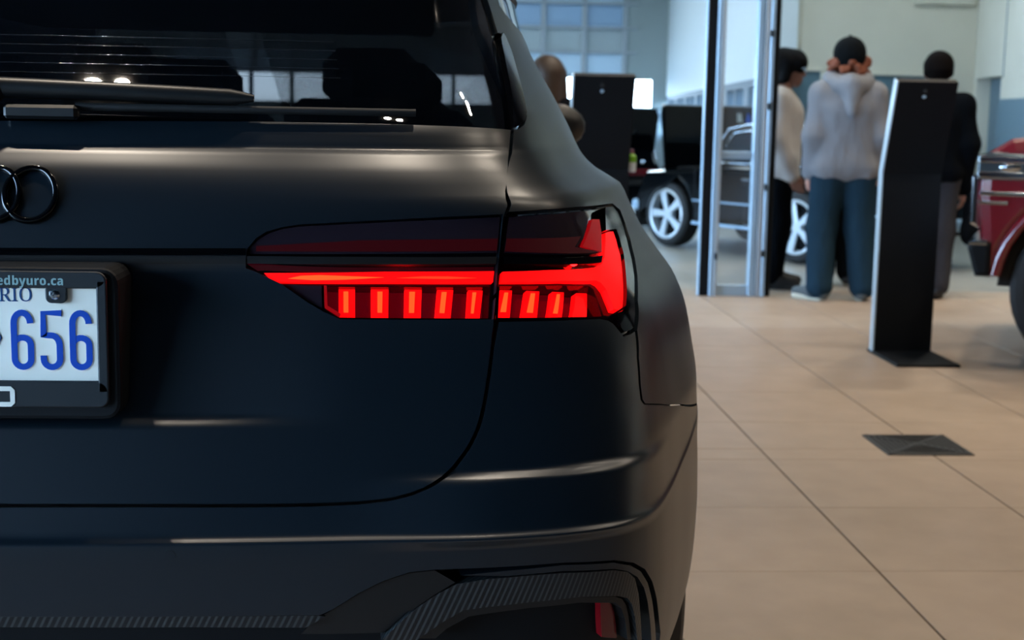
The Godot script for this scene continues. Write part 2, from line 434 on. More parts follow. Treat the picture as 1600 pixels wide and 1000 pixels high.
const POLY := {
	"gate": [0.0099, 1.1659, 0.1459, 1.1681, 0.3061, 1.1702, 0.4133, 1.1701, 0.4983, 1.1691, 0.5638, 1.1677, 0.6128, 1.1661, 0.6489, 1.1647, 0.6668, 1.1636, 0.6606, 1.1565, 0.6520, 1.1460, 0.6417, 1.1328, 0.6271, 1.1164, 0.6040, 1.0975, 0.5729, 1.0781, 0.5559, 1.0579, 0.5468, 1.0367, 0.5373, 1.0155, 0.5275, 0.9945, 0.5166, 0.9737, 0.5063, 0.9539, 0.4964, 0.9353, 0.4888, 0.9175, 0.4831, 0.9006, 0.4784, 0.8844, 0.4745, 0.8690, 0.4713, 0.8547, 0.4684, 0.8415, 0.4657, 0.8293, 0.4629, 0.8183, 0.4600, 0.8090, 0.4569, 0.8008, 0.4534, 0.7930, 0.4497, 0.7856, 0.4457, 0.7787, 0.4410, 0.7715, 0.4356, 0.7634, 0.4296, 0.7550, 0.4222, 0.7477, 0.4137, 0.7419, 0.4039, 0.7357, 0.3922, 0.7301, 0.3794, 0.7259, 0.3648, 0.7228, 0.3451, 0.7206, 0.3186, 0.7195, 0.2872, 0.7193, 0.2538, 0.7194, 0.2183, 0.7198, 0.1807, 0.7203, 0.1431, 0.7207, 0.1023, 0.7209, 0.0616, 0.7211, 0.0332, 0.7212],
	"lamp_in": [0.2670, 1.0170, 0.2776, 1.0300, 0.2890, 1.0378, 0.3054, 1.0432, 0.3256, 1.0468, 0.3728, 1.0498, 0.4429, 1.0542, 0.4871, 1.0565, 0.5553, 1.0591, 0.5373, 1.0155, 0.5103, 0.9615, 0.4945, 0.9318, 0.4470, 0.9324, 0.3830, 0.9332, 0.3406, 0.9342, 0.3268, 0.9428, 0.3140, 0.9540, 0.2935, 0.9749, 0.2710, 0.9890, 0.2618, 0.9936],
	"lamp_out": [0.5603, 1.0594, 0.6150, 1.0613, 0.6863, 1.0610, 0.7919, 1.0551, 0.8264, 1.0520, 0.8415, 1.0406, 0.8390, 1.0219, 0.8282, 0.9999, 0.8015, 0.9769, 0.7723, 0.9586, 0.7249, 0.9352, 0.6868, 0.9044, 0.6740, 0.9033, 0.6570, 0.9024, 0.6529, 0.9094, 0.6460, 0.9199, 0.6390, 0.9246, 0.6268, 0.9278, 0.5902, 0.9293, 0.5436, 0.9303, 0.4983, 0.9310, 0.5146, 0.9614, 0.5420, 1.0154],
	"strip_top": [0.0263, 1.0153, 0.2658, 1.0174, 0.2647, 1.0094, 0.0264, 1.0074],
	"strip_low": [0.0263, 1.0066, 0.2646, 1.0086, 0.2630, 0.9991, 0.0253, 0.9966],
	"band_in": [0.2697, 1.0185, 0.2801, 1.0293, 0.2913, 1.0362, 0.3065, 1.0417, 0.3254, 1.0449, 0.3725, 1.0478, 0.4425, 1.0519, 0.5519, 1.0563, 0.5338, 1.0124, 0.2688, 1.0117],
	"band_red_in": [0.2764, 1.0209, 0.3823, 1.0282, 0.4373, 1.0290, 0.5404, 1.0296, 0.5338, 1.0148, 0.2756, 1.0147],
	"blade_in": [0.2659, 1.0086, 0.5304, 1.0070, 0.5264, 0.9984, 0.2642, 0.9992],
	"under_in": [0.2638, 0.9968, 0.5247, 0.9961, 0.5217, 0.9907, 0.2789, 0.9906, 0.2724, 0.9898],
	"bar_in": [0.2784, 0.9879, 0.4004, 0.9905, 0.5214, 0.9900, 0.5142, 0.9769, 0.3966, 0.9779, 0.2853, 0.9778],
	"barcore_in": [0.3013, 0.9818, 0.3148, 0.9853, 0.3342, 0.9863, 0.3597, 0.9853, 0.3983, 0.9836, 0.3586, 0.9811, 0.3264, 0.9802],
	"barcore2_in": [0.4113, 0.9828, 0.4389, 0.9846, 0.4664, 0.9843, 0.4974, 0.9819, 0.4653, 0.9812],
	"window_in": [0.3352, 0.9746, 0.5112, 0.9735, 0.4926, 0.9357, 0.3409, 0.9380, 0.3295, 0.9489],
	"winedge_in": [0.3352, 0.9746, 0.3378, 0.9746, 0.3326, 0.9511, 0.3430, 0.9414, 0.3409, 0.9380, 0.3295, 0.9489],
	"low_in": [0.2936, 0.9756, 0.3328, 0.9749, 0.3267, 0.9473, 0.3147, 0.9570],
	"seg1": [0.3497, 0.9739, 0.3669, 0.9739, 0.3572, 0.9387, 0.3405, 0.9387],
	"core1": [0.3541, 0.9712, 0.3591, 0.9712, 0.3523, 0.9459, 0.3474, 0.9459],
	"seg2": [0.3836, 0.9738, 0.4018, 0.9737, 0.3902, 0.9385, 0.3733, 0.9386],
	"core2": [0.3893, 0.9711, 0.3945, 0.9711, 0.3863, 0.9457, 0.3817, 0.9457],
	"seg3": [0.4190, 0.9736, 0.4371, 0.9734, 0.4234, 0.9381, 0.4067, 0.9383],
	"core3": [0.4227, 0.9709, 0.4287, 0.9708, 0.4190, 0.9454, 0.4137, 0.9454],
	"seg4": [0.4547, 0.9733, 0.4719, 0.9730, 0.4548, 0.9377, 0.4384, 0.9379],
	"core4": [0.4578, 0.9705, 0.4633, 0.9705, 0.4510, 0.9450, 0.4457, 0.9451],
	"seg5": [0.4893, 0.9728, 0.5056, 0.9724, 0.4863, 0.9370, 0.4721, 0.9373],
	"core5": [0.4924, 0.9700, 0.4966, 0.9699, 0.4827, 0.9444, 0.4797, 0.9445],
	"seg6": [0.5264, 0.9727, 0.5415, 0.9723, 0.5212, 0.9380, 0.5043, 0.9385],
	"core6": [0.5302, 0.9695, 0.5347, 0.9694, 0.5205, 0.9458, 0.5139, 0.9460],
	"seg7": [0.5599, 0.9717, 0.5772, 0.9709, 0.5542, 0.9368, 0.5350, 0.9376],
	"core7": [0.5637, 0.9684, 0.5692, 0.9682, 0.5531, 0.9446, 0.5455, 0.9449],
	"seg8": [0.5957, 0.9700, 0.6148, 0.9689, 0.5857, 0.9351, 0.5677, 0.9362],
	"core8": [0.6001, 0.9666, 0.6047, 0.9663, 0.5849, 0.9430, 0.5789, 0.9434],
	"seg9": [0.6393, 0.9671, 0.6621, 0.9650, 0.6256, 0.9323, 0.5992, 0.9343],
	"window_out": [0.5234, 0.9744, 0.5998, 0.9733, 0.6558, 0.9701, 0.6613, 0.9643, 0.6451, 0.9320, 0.5930, 0.9343, 0.5040, 0.9362],
	"bar_out": [0.5309, 0.9890, 0.5911, 0.9892, 0.6736, 0.9867, 0.6988, 0.9887, 0.7139, 0.9943, 0.7442, 1.0124, 0.7568, 1.0221, 0.7734, 1.0214, 0.7887, 1.0191, 0.7852, 1.0079, 0.7706, 0.9889, 0.7479, 0.9737, 0.7145, 0.9530, 0.6832, 0.9342, 0.6731, 0.9328, 0.6633, 0.9351, 0.6669, 0.9437, 0.6725, 0.9590, 0.6694, 0.9675, 0.6616, 0.9716, 0.6013, 0.9756, 0.5237, 0.9767],
	"spike": [0.7286, 1.0438, 0.7540, 1.0409, 0.7401, 1.0225, 0.7150, 1.0017, 0.6697, 1.0134, 0.6891, 1.0240],
	"band_out": [0.5634, 1.0561, 0.6134, 1.0581, 0.6836, 1.0579, 0.7473, 1.0544, 0.7177, 1.0449, 0.6810, 1.0231, 0.6601, 1.0150, 0.7102, 1.0015, 0.5425, 1.0122],
	"band_red_out": [0.5516, 1.0294, 0.6770, 1.0268, 0.6526, 1.0147, 0.7121, 1.0030, 0.5438, 1.0138],
	"blade_out": [0.5397, 1.0068, 0.7094, 0.9974, 0.6955, 0.9899, 0.5356, 0.9982],
	"lampcorner": [0.7889, 1.0527, 0.8233, 1.0495, 0.8347, 1.0386, 0.8309, 1.0212, 0.8192, 1.0005, 0.7947, 0.9782, 0.7659, 0.9599, 0.7185, 0.9364, 0.6837, 0.9074, 0.6726, 0.9059, 0.6601, 0.9052, 0.6569, 0.9113, 0.6586, 0.9290, 0.6728, 0.9296, 0.6891, 0.9346, 0.7211, 0.9527, 0.7535, 0.9728, 0.7789, 0.9892, 0.7939, 1.0082, 0.7972, 1.0205, 0.7550, 1.0250],
	"trimL": [0.6709, 1.1645, 0.6840, 1.1670, 0.7103, 1.1730, 0.7340, 1.1855, 0.7433, 1.1975, 0.7619, 1.2263, 0.7825, 1.2570, 0.7998, 1.2842, 0.8010, 1.3056, 0.7920, 1.3131, 0.7745, 1.3025],
	"glassR": [0.7449, 1.3780, 0.7588, 1.3430, 0.7682, 1.3018, 0.7377, 1.2540, 0.7103, 1.2198, 0.6910, 1.1923, 0.6712, 1.1670, 0.6141, 1.1686, 0.4990, 1.1715, 0.3063, 1.1726, 0.0094, 1.1682],
	"bump": [0.0333, 0.7168, 0.0812, 0.7166, 0.1432, 0.7164, 0.1997, 0.7156, 0.2538, 0.7150, 0.3032, 0.7149, 0.3452, 0.7161, 0.3734, 0.7201, 0.3940, 0.7263, 0.4115, 0.7355, 0.4253, 0.7453, 0.4362, 0.7564, 0.4446, 0.7691, 0.4515, 0.7802, 0.4571, 0.7913, 0.4622, 0.8031, 0.4667, 0.8167, 0.4709, 0.8340, 0.4751, 0.8538, 0.4809, 0.8791, 0.4870, 0.8997, 0.4995, 0.9286, 0.5426, 0.9280, 0.5890, 0.9271, 0.6252, 0.9255, 0.6374, 0.9224, 0.6446, 0.9176, 0.6516, 0.9071, 0.6558, 0.9001, 0.6739, 0.9008, 0.6851, 0.9023, 0.6725, 0.8699, 0.6683, 0.8380, 0.6683, 0.8177, 0.6743, 0.8109, 0.7161, 0.7999, 0.7909, 0.7748],
	"bumplow": [0.0324, 0.5876, 0.1971, 0.5852, 0.3089, 0.5833, 0.3206, 0.5903, 0.3441, 0.6102, 0.3677, 0.6257, 0.3914, 0.6352, 0.4154, 0.6373, 0.4650, 0.6366, 0.5449, 0.6358, 0.6070, 0.6292, 0.6390, 0.6185, 0.6625, 0.6029, 0.6796, 0.5796, 0.6947, 0.5480, 0.7093, 0.5069, 0.7201, 0.4806],
	"quarter": [0.6756, 1.1636, 0.6491, 1.1327, 0.5781, 1.0780, 0.5420, 1.0154, 0.5105, 0.9538, 0.4870, 0.8997],
	"quarterlamp": [0.5637, 1.0617, 0.6165, 1.0636, 0.6886, 1.0634, 0.7939, 1.0566, 0.8285, 1.0536, 0.8534, 1.0410, 0.8491, 1.0213, 0.8375, 0.9993, 0.8099, 0.9763, 0.7801, 0.9579, 0.7305, 0.9341, 0.6919, 0.9027],
	"quarterseam": [0.6916, 0.9011, 0.6770, 0.8691, 0.6727, 0.8372, 0.6729, 0.8176, 0.6778, 0.8118, 0.7169, 0.8018, 0.7916, 0.7768],
	"insert": [0.3123, 0.5815, 0.3264, 0.5926, 0.3452, 0.6085, 0.3676, 0.6232, 0.3914, 0.6323, 0.4154, 0.6344, 0.4347, 0.6178, 0.4149, 0.6031, 0.3995, 0.5897, 0.3922, 0.5826, 0.3551, 0.5825],
	"carbonstrip": [0.0323, 0.5856, 0.1970, 0.5831, 0.3066, 0.5809, 0.3134, 0.5789, 0.2960, 0.5652, 0.1965, 0.5689, 0.0316, 0.5720],
	"lowpanel": [0.2994, 0.5643, 0.3151, 0.5780, 0.3435, 0.5809, 0.3922, 0.5809, 0.3666, 0.5508, 0.3200, 0.5514, 0.2912, 0.5526],
	"carbonarch": [0.3642, 0.5440, 0.3904, 0.5784, 0.3995, 0.5880, 0.4148, 0.6014, 0.4359, 0.6152, 0.4660, 0.6198, 0.5034, 0.6208, 0.5412, 0.6205, 0.6079, 0.6139, 0.6330, 0.6060, 0.6464, 0.5936, 0.6547, 0.5686, 0.6698, 0.4937, 0.6590, 0.4981, 0.6492, 0.5384, 0.6411, 0.5593, 0.6322, 0.5699, 0.6157, 0.5767, 0.5677, 0.5853, 0.5098, 0.5852, 0.4642, 0.5827, 0.4422, 0.5802, 0.4205, 0.5646, 0.3964, 0.5420],
	"archlip": [0.3976, 0.5419, 0.4211, 0.5619, 0.4428, 0.5776, 0.4642, 0.5802, 0.5098, 0.5827, 0.5677, 0.5827, 0.6147, 0.5738, 0.6288, 0.5672, 0.6377, 0.5557, 0.6441, 0.5373, 0.6533, 0.5003, 0.6451, 0.5032, 0.6369, 0.5359, 0.6285, 0.5538, 0.6171, 0.5648, 0.5678, 0.5744, 0.5098, 0.5745, 0.4674, 0.5713, 0.4484, 0.5686, 0.4268, 0.5538, 0.4158, 0.5406],
	"reflector": [0.6017, 0.5638, 0.6121, 0.5624, 0.6217, 0.5565, 0.6281, 0.5439, 0.6331, 0.5250, 0.6377, 0.5019, 0.6068, 0.5107, 0.6036, 0.5373],
	"archrec": [0.4159, 0.5389, 0.4552, 0.6139, 0.5591, 0.6220, 0.6331, 0.6130, 0.6570, 0.5975, 0.6735, 0.5693, 0.6864, 0.5283, 0.7017, 0.4753],
	"archrim": [0.4398, 0.6275, 0.4840, 0.6301, 0.5449, 0.6316, 0.6069, 0.6249, 0.6342, 0.6154, 0.6556, 0.6015, 0.6715, 0.5800, 0.6854, 0.5495, 0.6981, 0.5129, 0.7111, 0.4719, 0.6945, 0.4814, 0.6841, 0.5199, 0.6733, 0.5528, 0.6627, 0.5769, 0.6490, 0.5955, 0.6308, 0.6083, 0.6069, 0.6167, 0.5448, 0.6239, 0.4839, 0.6234],
	"sensor": [0.1860, 0.6614, 0.1857, 0.6589, 0.1848, 0.6567, 0.1835, 0.6549, 0.1820, 0.6538, 0.1803, 0.6534, 0.1786, 0.6538, 0.1771, 0.6550, 0.1760, 0.6568, 0.1753, 0.6591, 0.1751, 0.6615, 0.1755, 0.6640, 0.1763, 0.6662, 0.1776, 0.6679, 0.1791, 0.6690, 0.1808, 0.6694, 0.1825, 0.6690, 0.1840, 0.6678, 0.1851, 0.6661, 0.1858, 0.6638],
	"win": [0.8115, 1.3648, 0.8358, 1.3526, 0.8795, 1.3383, 0.9156, 1.3295],
}

func _ready() -> void:
	# ---- camera, sky, exposure, large lights ----
	var cam := Camera3D.new()
	cam.name = "camera"
	cam.fov = 25.58
	cam.near = 0.05
	cam.far = 200.0
	cam.transform = Transform3D(Basis(Vector3(0.998332, 0.016824, 0.055233), Vector3(-0.008612, 0.989295, -0.145676), Vector3(-0.057093, 0.144957, 0.987789)), Vector3(0, 1.18584, 0))
	var at := CameraAttributesPhysical.new()
	at.frustum_focal_length = 50.0
	at.frustum_focus_distance = 1.75
	at.exposure_aperture = 8.0
	cam.attributes = at
	add_child(cam)
	cam.fov = 25.58
	var we := WorldEnvironment.new()
	we.name = "environment"
	var env := Environment.new()
	env.background_mode = Environment.BG_SKY
	var sky := Sky.new()
	var sm := ProceduralSkyMaterial.new()
	sm.sky_top_color = Color(0.55, 0.74, 0.95)
	sm.sky_horizon_color = Color(0.80, 0.91, 1.0)
	sm.ground_horizon_color = Color(0.7, 0.74, 0.7)
	sm.ground_bottom_color = Color(0.4, 0.42, 0.4)
	sm.sky_energy_multiplier = 4.2
	sky.sky_material = sm
	env.sky = sky
	env.tonemap_mode = Environment.TONE_MAPPER_LINEAR
	env.tonemap_exposure = 1.0
	env.sdfgi_enabled = true
	env.ssao_enabled = true
	env.ssil_enabled = true
	we.environment = env
	add_child(we)

	tables()
	materials()
	showroom()
	service_bay()
	fittings()
	wagon()
	kiosks()
	pickup()
	classic_car()
	people()

func tables() -> void:
	PZ = lut(ZR, 0.15, 1.5, 0.0005)
	PW = lut(WH, 0.15, 1.5, 0.001)
	PA = lut(PLAN_A, 0.0, 1.12, 0.002)
	PB = lut(PLAN_B, 0.0, 1.12, 0.002)
	var gu := {}
	var u := 0.0
	while u < 2.605:
		gu[snappedf(u, 0.0001)] = 1
		gu[snappedf(-u, 0.0001)] = 1
		u += 0.02 if u < 0.4 else (0.0125 if u < 1.0 else (0.02 if u < 1.12 else 0.04))
	GU = gu.keys()
	GU.sort()
	var h := 0.16
	while h < 1.47:
		GH.append(h)
		var st := 0.02
		if h > 0.50: st = 0.012
		if h > 0.655 and h < 0.71: st = 0.002
		if h > 0.71 and h < 0.80: st = 0.005
		if h > 0.80 and h < 0.828: st = 0.0025
		if h > 1.095 and h < 1.176: st = 0.003
		h += st

func materials() -> void:
	M.body = mat(lin(0.0025, 0.0072, 0.012), 0.33, 0.0, 0.54)
	M.shell = mat(Color(0.01, 0.01, 0.012), 0.8)
	M.gloss = mat(Color(0.012, 0.014, 0.02), 0.08)
	M.trim = mat(Color(0.03, 0.035, 0.042), 0.45)
	M.rubber = mat(Color(0.03, 0.03, 0.033), 0.7)
	M.tint = glass(0.98, Color(0.004, 0.008, 0.016), 0.015)
	M.screen = glass(0.35, Color(0.02, 0.10, 0.12), 0.02)
	M.clear = glass(0.06, Color(0.9, 0.95, 1.0), 0.02)
	M.lens = glass(0.05, Color(0.6, 0.02, 0.03), 0.03)
	M.smoke = mat(Color(0.14, 0.11, 0.14), 0.10)
	M.smoke_dark = mat(Color(0.02, 0.01, 0.02), 0.10)
	M.redback = mat(Color(0.20, 0.0, 0.03), 0.25)
	M.redback.emission_enabled = true
	M.redback.emission = Color(0.36, 0.0, 0.05)
	M.redback.emission_energy_multiplier = 0.55
	M.dimred = glow(Color(0.55, 0.0, 0.03), 1.0)
	M.faint = glow(Color(0.30, 0.0, 0.06), 0.28)
	M.red = glow(Color(1.0, 0.02, 0.03), 1.6)
	M.hot = glow(Color(1.0, 0.36, 0.14), 1.25)
	M.chrome = mat(Color(0.75, 0.78, 0.8), 0.12, 1.0)
	M.alu = mat(Color(0.60, 0.70, 0.78), 0.35, 0.4)
	M.edge = mat(Color(0.66, 0.72, 0.75), 0.25)
	M.black = mat(Color(0.03, 0.045, 0.06), 0.6, 0.0, 0.3)
	M.reflector = mat(Color(0.45, 0.05, 0.08), 0.15)
	M.plate = mat(Color(0.96, 0.95, 0.90), 0.35)
	M.blue = mat(Color(0.02, 0.28, 0.70), 0.35)
	M.darkblue = mat(Color(0.03, 0.25, 0.45), 0.4)
	M.lettering = mat(Color(0.55, 0.68, 0.68), 0.5)
	M.frame = mat(Color(0.075, 0.105, 0.125), 0.45)
	M.seat = mat(Color(0.02, 0.022, 0.028), 0.7)
	M.rim = mat(Color(0.75, 0.78, 0.8), 0.3, 0.5)
	# two-over-two twill for the carbon blades
	var im := Image.create(64, 64, false, Image.FORMAT_RGB8)
	for y in 64:
		for x in 64:
			var c := fposmod(x + y * 0.5, 32.0) / 32.0
			var f := 0.55 + 0.45 * sin(TAU * (x - y) / 8.0)
			var w := smoothstep(0.0, 0.16, c) * (1.0 - smoothstep(0.40, 0.58, c))
			im.set_pixel(x, y, Color(0.045, 0.06, 0.075).lerp(Color(0.25, 0.26, 0.26) * (0.75 + 0.25 * f), w))
	M.carbon = mat(Color.WHITE, 0.3)
	M.carbon.albedo_texture = ImageTexture.create_from_image(im)
	M.carbon.uv1_scale = Vector3(58, 58, 1)
	for k in 3:
		var t := mat(Color.WHITE, 0.42, 0.0, 0.45)
		world_tex(t, noise_tex(0.012, Color(0.625, 0.555, 0.485).lerp(Color(0.615, 0.548, 0.478), k * 0.5), Color(0.665, 0.595, 0.525), 512, 7 + k, 5), 0.7)
		M["tile%d" % k] = t
	M.grout = mat(Color(0.33, 0.26, 0.19), 0.8)
	M.bayfloor = world_tex(mat(Color.WHITE, 0.35), noise_tex(0.01, Color(0.58, 0.56, 0.52), Color(0.63, 0.61, 0.57), 512, 5), 0.4)
	M.cream = world_tex(mat(Color.WHITE, 0.8), noise_tex(0.02, Color(0.74, 0.715, 0.65), Color(0.77, 0.745, 0.68), 256, 9), 0.3)
	M.white = mat(Color(0.75, 0.77, 0.77), 0.7)
	M.dado = mat(Color(0.36, 0.44, 0.48), 0.6)
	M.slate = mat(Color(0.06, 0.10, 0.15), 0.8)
	M.panel = mat(Color(0.70, 0.76, 0.80), 0.45)
	M.ribs = mat(Color(0.55, 0.58, 0.60), 0.5)

# ---------- the wagon ----------
func wagon() -> void:
	var car := thing("station_wagon", "matte black station wagon seen from behind with glowing red tail lamps", "car", Vector3.ZERO)
	var P := {}
	for k in POLY: P[k] = pairs(POLY[k])
	var arch := PackedVector2Array()
	var arch_f := PackedVector2Array()
	for i in 40:
		var w := TAU * i / 40
		for q in [[1.02, arch], [3.98, arch_f]]:
			var h := maxf(0.36 + 0.405 * sin(w), 0.165)
			var pt := Vector2(u_of(q[0] + 0.405 * cos(w), h), h)
			if q[0] < 2.0: arch.append(pt)
			else: arch_f.append(pt)
	# dark inner shell, so that the shut lines read as gaps
	add("inner_shell", panel(PackedVector2Array([Vector2(-0.84, 0.2), Vector2(0.84, 0.2), Vector2(0.84, 0.9), Vector2(0.72, 1.0), Vector2(0.66, 1.155), Vector2(-0.66, 1.155), Vector2(-0.72, 1.0), Vector2(-0.84, 0.9)]), -0.06, 0.0), M.shell, car)
	# tailgate
	var lamp_l := PackedVector2Array()
	for q in P.lamp_in: lamp_l.append(Vector2(-q.x, q.y))
	var gate := add("tailgate", panel(mirrored(P.gate), 0.0, 0.012, 1.0, [P.lamp_in, lamp_l]), M.body, car)
	add("light_strip", panel(mirrored(P.strip_top), 0.003, 0.008), M.gloss, gate)
	add("strip_blade", panel(mirrored(P.strip_low), 0.001, 0.008), M.trim, gate)
	# bumper with its lower cut-out
	var b := PackedVector2Array(P.bump)
	b.append_array([Vector2(0.86, 0.7455), Vector2(0.92, 0.722), Vector2(1.0, 0.710), Vector2(1.12, 0.710), Vector2(1.12, 0.2), Vector2(0.80, 0.2)])
	var low := PackedVector2Array(P.bumplow)
	low.reverse()
	b.append(Vector2(low[0].x, 0.2))
	b.append_array(low)
	var arch_l := PackedVector2Array()
	for q in arch: arch_l.append(Vector2(-q.x, q.y))
	var bumper := add("rear_bumper", panel(mirrored(b), 0.0, 0.02, 1.0, [arch, arch_l]), M.body, car)
	for s in [1.0, -1.0]:
		add("parking_sensor", panel(P.sensor, 0.0006, 0.004, s), M.body, bumper)
		add("bumper_insert", panel(P.insert, -0.004, 0.012, s), M.trim, bumper)
		add("carbon_blade", panel(P.carbonarch, -0.004, 0.02, s), M.carbon, bumper)
		add("blade_lip", panel(P.archlip, -0.010, 0.02, s), M.trim, bumper)
		add("lower_panel", panel(P.lowpanel, -0.012, 0.01, s), M.trim, bumper)
		add("arch_rim", panel(P.archrim, -0.002, 0.03, s), M.body, bumper)
		add("arch_recess", panel(P.archrec, -0.034, 0.0, s), M.black, bumper)
		add("red_reflector", panel(P.reflector, -0.022, 0.012, s), M.reflector, bumper)
	add("carbon_strip", panel(mirrored(P.carbonstrip), -0.004, 0.02), M.carbon, bumper)
	add("valance", panel(PackedVector2Array([Vector2(-0.66, 0.22), Vector2(0.66, 0.22), Vector2(0.66, 0.5), Vector2(0.4, 0.57), Vector2(-0.4, 0.57), Vector2(-0.66, 0.5)]), -0.04, 0.0), M.black, bumper)
	# quarter panels, pillars, doors and the rest of the side
	var q := PackedVector2Array(P.quarterlamp)
	q.append_array(P.quarterseam)
	q.append_array([Vector2(0.86, 0.749), Vector2(0.92, 0.7255), Vector2(1.0, 0.7135), Vector2(1.30, 0.7135), Vector2(1.30, 0.30), Vector2(1.335, 0.30), Vector2(1.335, 1.43), Vector2(0.763, 1.43), P.glassR[0] + Vector2(0.008, 0), P.glassR[1] + Vector2(0.008, 0), P.glassR[2] + Vector2(0.008, 0.01)])
	var tr := PackedVector2Array(P.trimL)
	for i in range(9, 0, -1): q.append(tr[i] + Vector2(0.005, 0.0 if i > 3 else -0.003))
	for i in 3: q.append(P.quarter[i])
	var win := PackedVector2Array(P.win)
	win.append_array([Vector2(0.96, 1.310), Vector2(1.06, 1.17), Vector2(1.32, 1.145), Vector2(1.32, 1.40), Vector2(0.812, 1.40)])
	for s in [1.0, -1.0]:
		add("quarter_panel", panel(q, 0.0, 0.012, s, [arch, win]), M.body, car)
		add("quarter_window", panel(win, -0.006, 0.0, s), M.tint, car)
		add("pillar_blade", panel(tr, 0.004, 0.015, s), mat(Color(0.012, 0.014, 0.02), 0.12, 0.0, 0.2), car)
		for dr in [[1.345, 1.615, "rear_door"], [1.625, 1.93, "front_door"]]:
			var dw := PackedVector2Array([Vector2(dr[0] + 0.015, 1.145), Vector2(dr[1] - 0.02, 1.145), Vector2(dr[1] - (0.02 if dr[1] < 1.8 else 0.10), 1.395), Vector2(dr[0] + 0.015, 1.40)])
			var dp := add(dr[2], panel(PackedVector2Array([Vector2(dr[0], 0.30), Vector2(dr[1], 0.30), Vector2(dr[1], 1.43), Vector2(dr[0], 1.43)]), 0.0, 0.01, s, [dw]), M.body, car)
			add("window", panel(dw, -0.006, 0.0, s), M.screen, dp)
			var hb := MB.new()
			var hp := S((dr[0] + 0.06) * s, 0.99) + SN((dr[0] + 0.06) * s, 0.99) * 0.03
			hb.rbox(hp, Vector3(0.03, 0.028, 0.2), 0.008)
			add("handle", hb, M.body, dp)
		add("front_fender", panel(PackedVector2Array([Vector2(1.94, 0.25), Vector2(2.25, 0.25), Vector2(2.25, 0.99), Vector2(1.94, 1.12)]), 0.0, 0.01, s, [arch_f]), M.body, car)
		add("sill", panel(PackedVector2Array([Vector2(1.25, 0.2), Vector2(1.93, 0.2), Vector2(1.93, 0.293), Vector2(1.25, 0.293)]), 0.0, 0.01, s), M.trim, car)
		add("windscreen_pillar", panel(PackedVector2Array([Vector2(1.94, 1.125), Vector2(2.08, 1.02), Vector2(2.13, 1.02), Vector2(2.06, 1.43), Vector2(1.94, 1.43)]), 0.0, 0.01, s), M.body, car)
		var mb := MB.new()
		mb.ball(S(1.9 * s, 1.12) + Vector3(0.11 * s, 0.03, 0), Vector3(0.10, 0.07, 0.06), 14, 9)
		add("door_mirror", mb, M.trim, car)
	add("bonnet", panel(PackedVector2Array([Vector2(2.25, 0.74), Vector2(2.6, 0.74), Vector2(2.6, 1.01), Vector2(2.25, 1.0)]), 0.0, 0.01), M.body, car)
	add("bonnet", panel(PackedVector2Array([Vector2(2.25, 0.74), Vector2(2.6, 0.74), Vector2(2.6, 1.01), Vector2(2.25, 1.0)]), 0.0, 0.01, -1.0), M.body, car)
	for s in [1.0, -1.0]:
		add("front_bumper", panel(PackedVector2Array([Vector2(2.255, 0.2), Vector2(2.6, 0.2), Vector2(2.6, 0.735), Vector2(2.255, 0.735)]), 0.0, 0.01, s), M.body, car)
		add("windscreen", panel(PackedVector2Array([Vector2(2.135, 1.03), Vector2(2.6, 1.03), Vector2(2.6, 1.42), Vector2(2.07, 1.42)]), -0.004, 0.0, s), M.screen, car)
	# roof
	var roof := MB.new()
	var us := []
	for i in 41: us.append(2.6 * i / 40.0)
	roof.grid(func(i, j):
		var u: float = us[i] if i <= 40 else 0.0
		var k: float = (j - 10) / 10.0
		var e := S(u, 1.428)
		return Vector3(X0 + (e.x - X0) * k, 1.428 + 0.045 * (1.0 - k * k), e.z), 40, 20, true)
	add("roof", roof, M.body, car)
	var sp := PackedVector2Array([Vector2(0, 1.408), Vector2(0.5, 1.405), Vector2(0.69, 1.397), Vector2(0.757, 1.387), Vector2(0.757, 1.432), Vector2(0, 1.432)])
	add("roof_edge", panel(mirrored(sp), 0.0, 0.01), M.body, car)
	# rear glass, its heating wires and the wiper
	var gl := PackedVector2Array([Vector2(0, 1.402), Vector2(0.5, 1.398), Vector2(0.69, 1.391), Vector2(0.752, 1.381)])
	gl.append_array(P.glassR)
	var pane := add("rear_window", panel(mirrored(gl), -0.006, 0.0), M.tint, car)
	pane.set_meta("label", "dark tinted rear window")
	for i in 5:
		var hw := 1.233 + i * 0.0125
		var pth := []
		for j in 33: pth.append(S(lerpf(-0.42, 0.42, j / 32.0), hw) + SN(0.0, hw) * -0.0055)
		var wb := MB.new()
		wb.tube(pth, 0.00022, 4)
		add("heating_wire", wb, M.chrome, pane)
	wiper(car)
	for s in [1.0, -1.0]: tail_lamp(car, P, s)
	badge(gate)
	number_plate(car)
	# wheels
	for s in [1.0, -1.0]:
		for d in [1.02, 3.98]: wheel(car, Vector3(X0 + s * 0.853, 0.362, -(D0 + d)), Basis(Vector3(0, 0, 1), PI * 0.5 * -s), 0.362, 0.285, 0.275, M.trim)
	cabin(car)

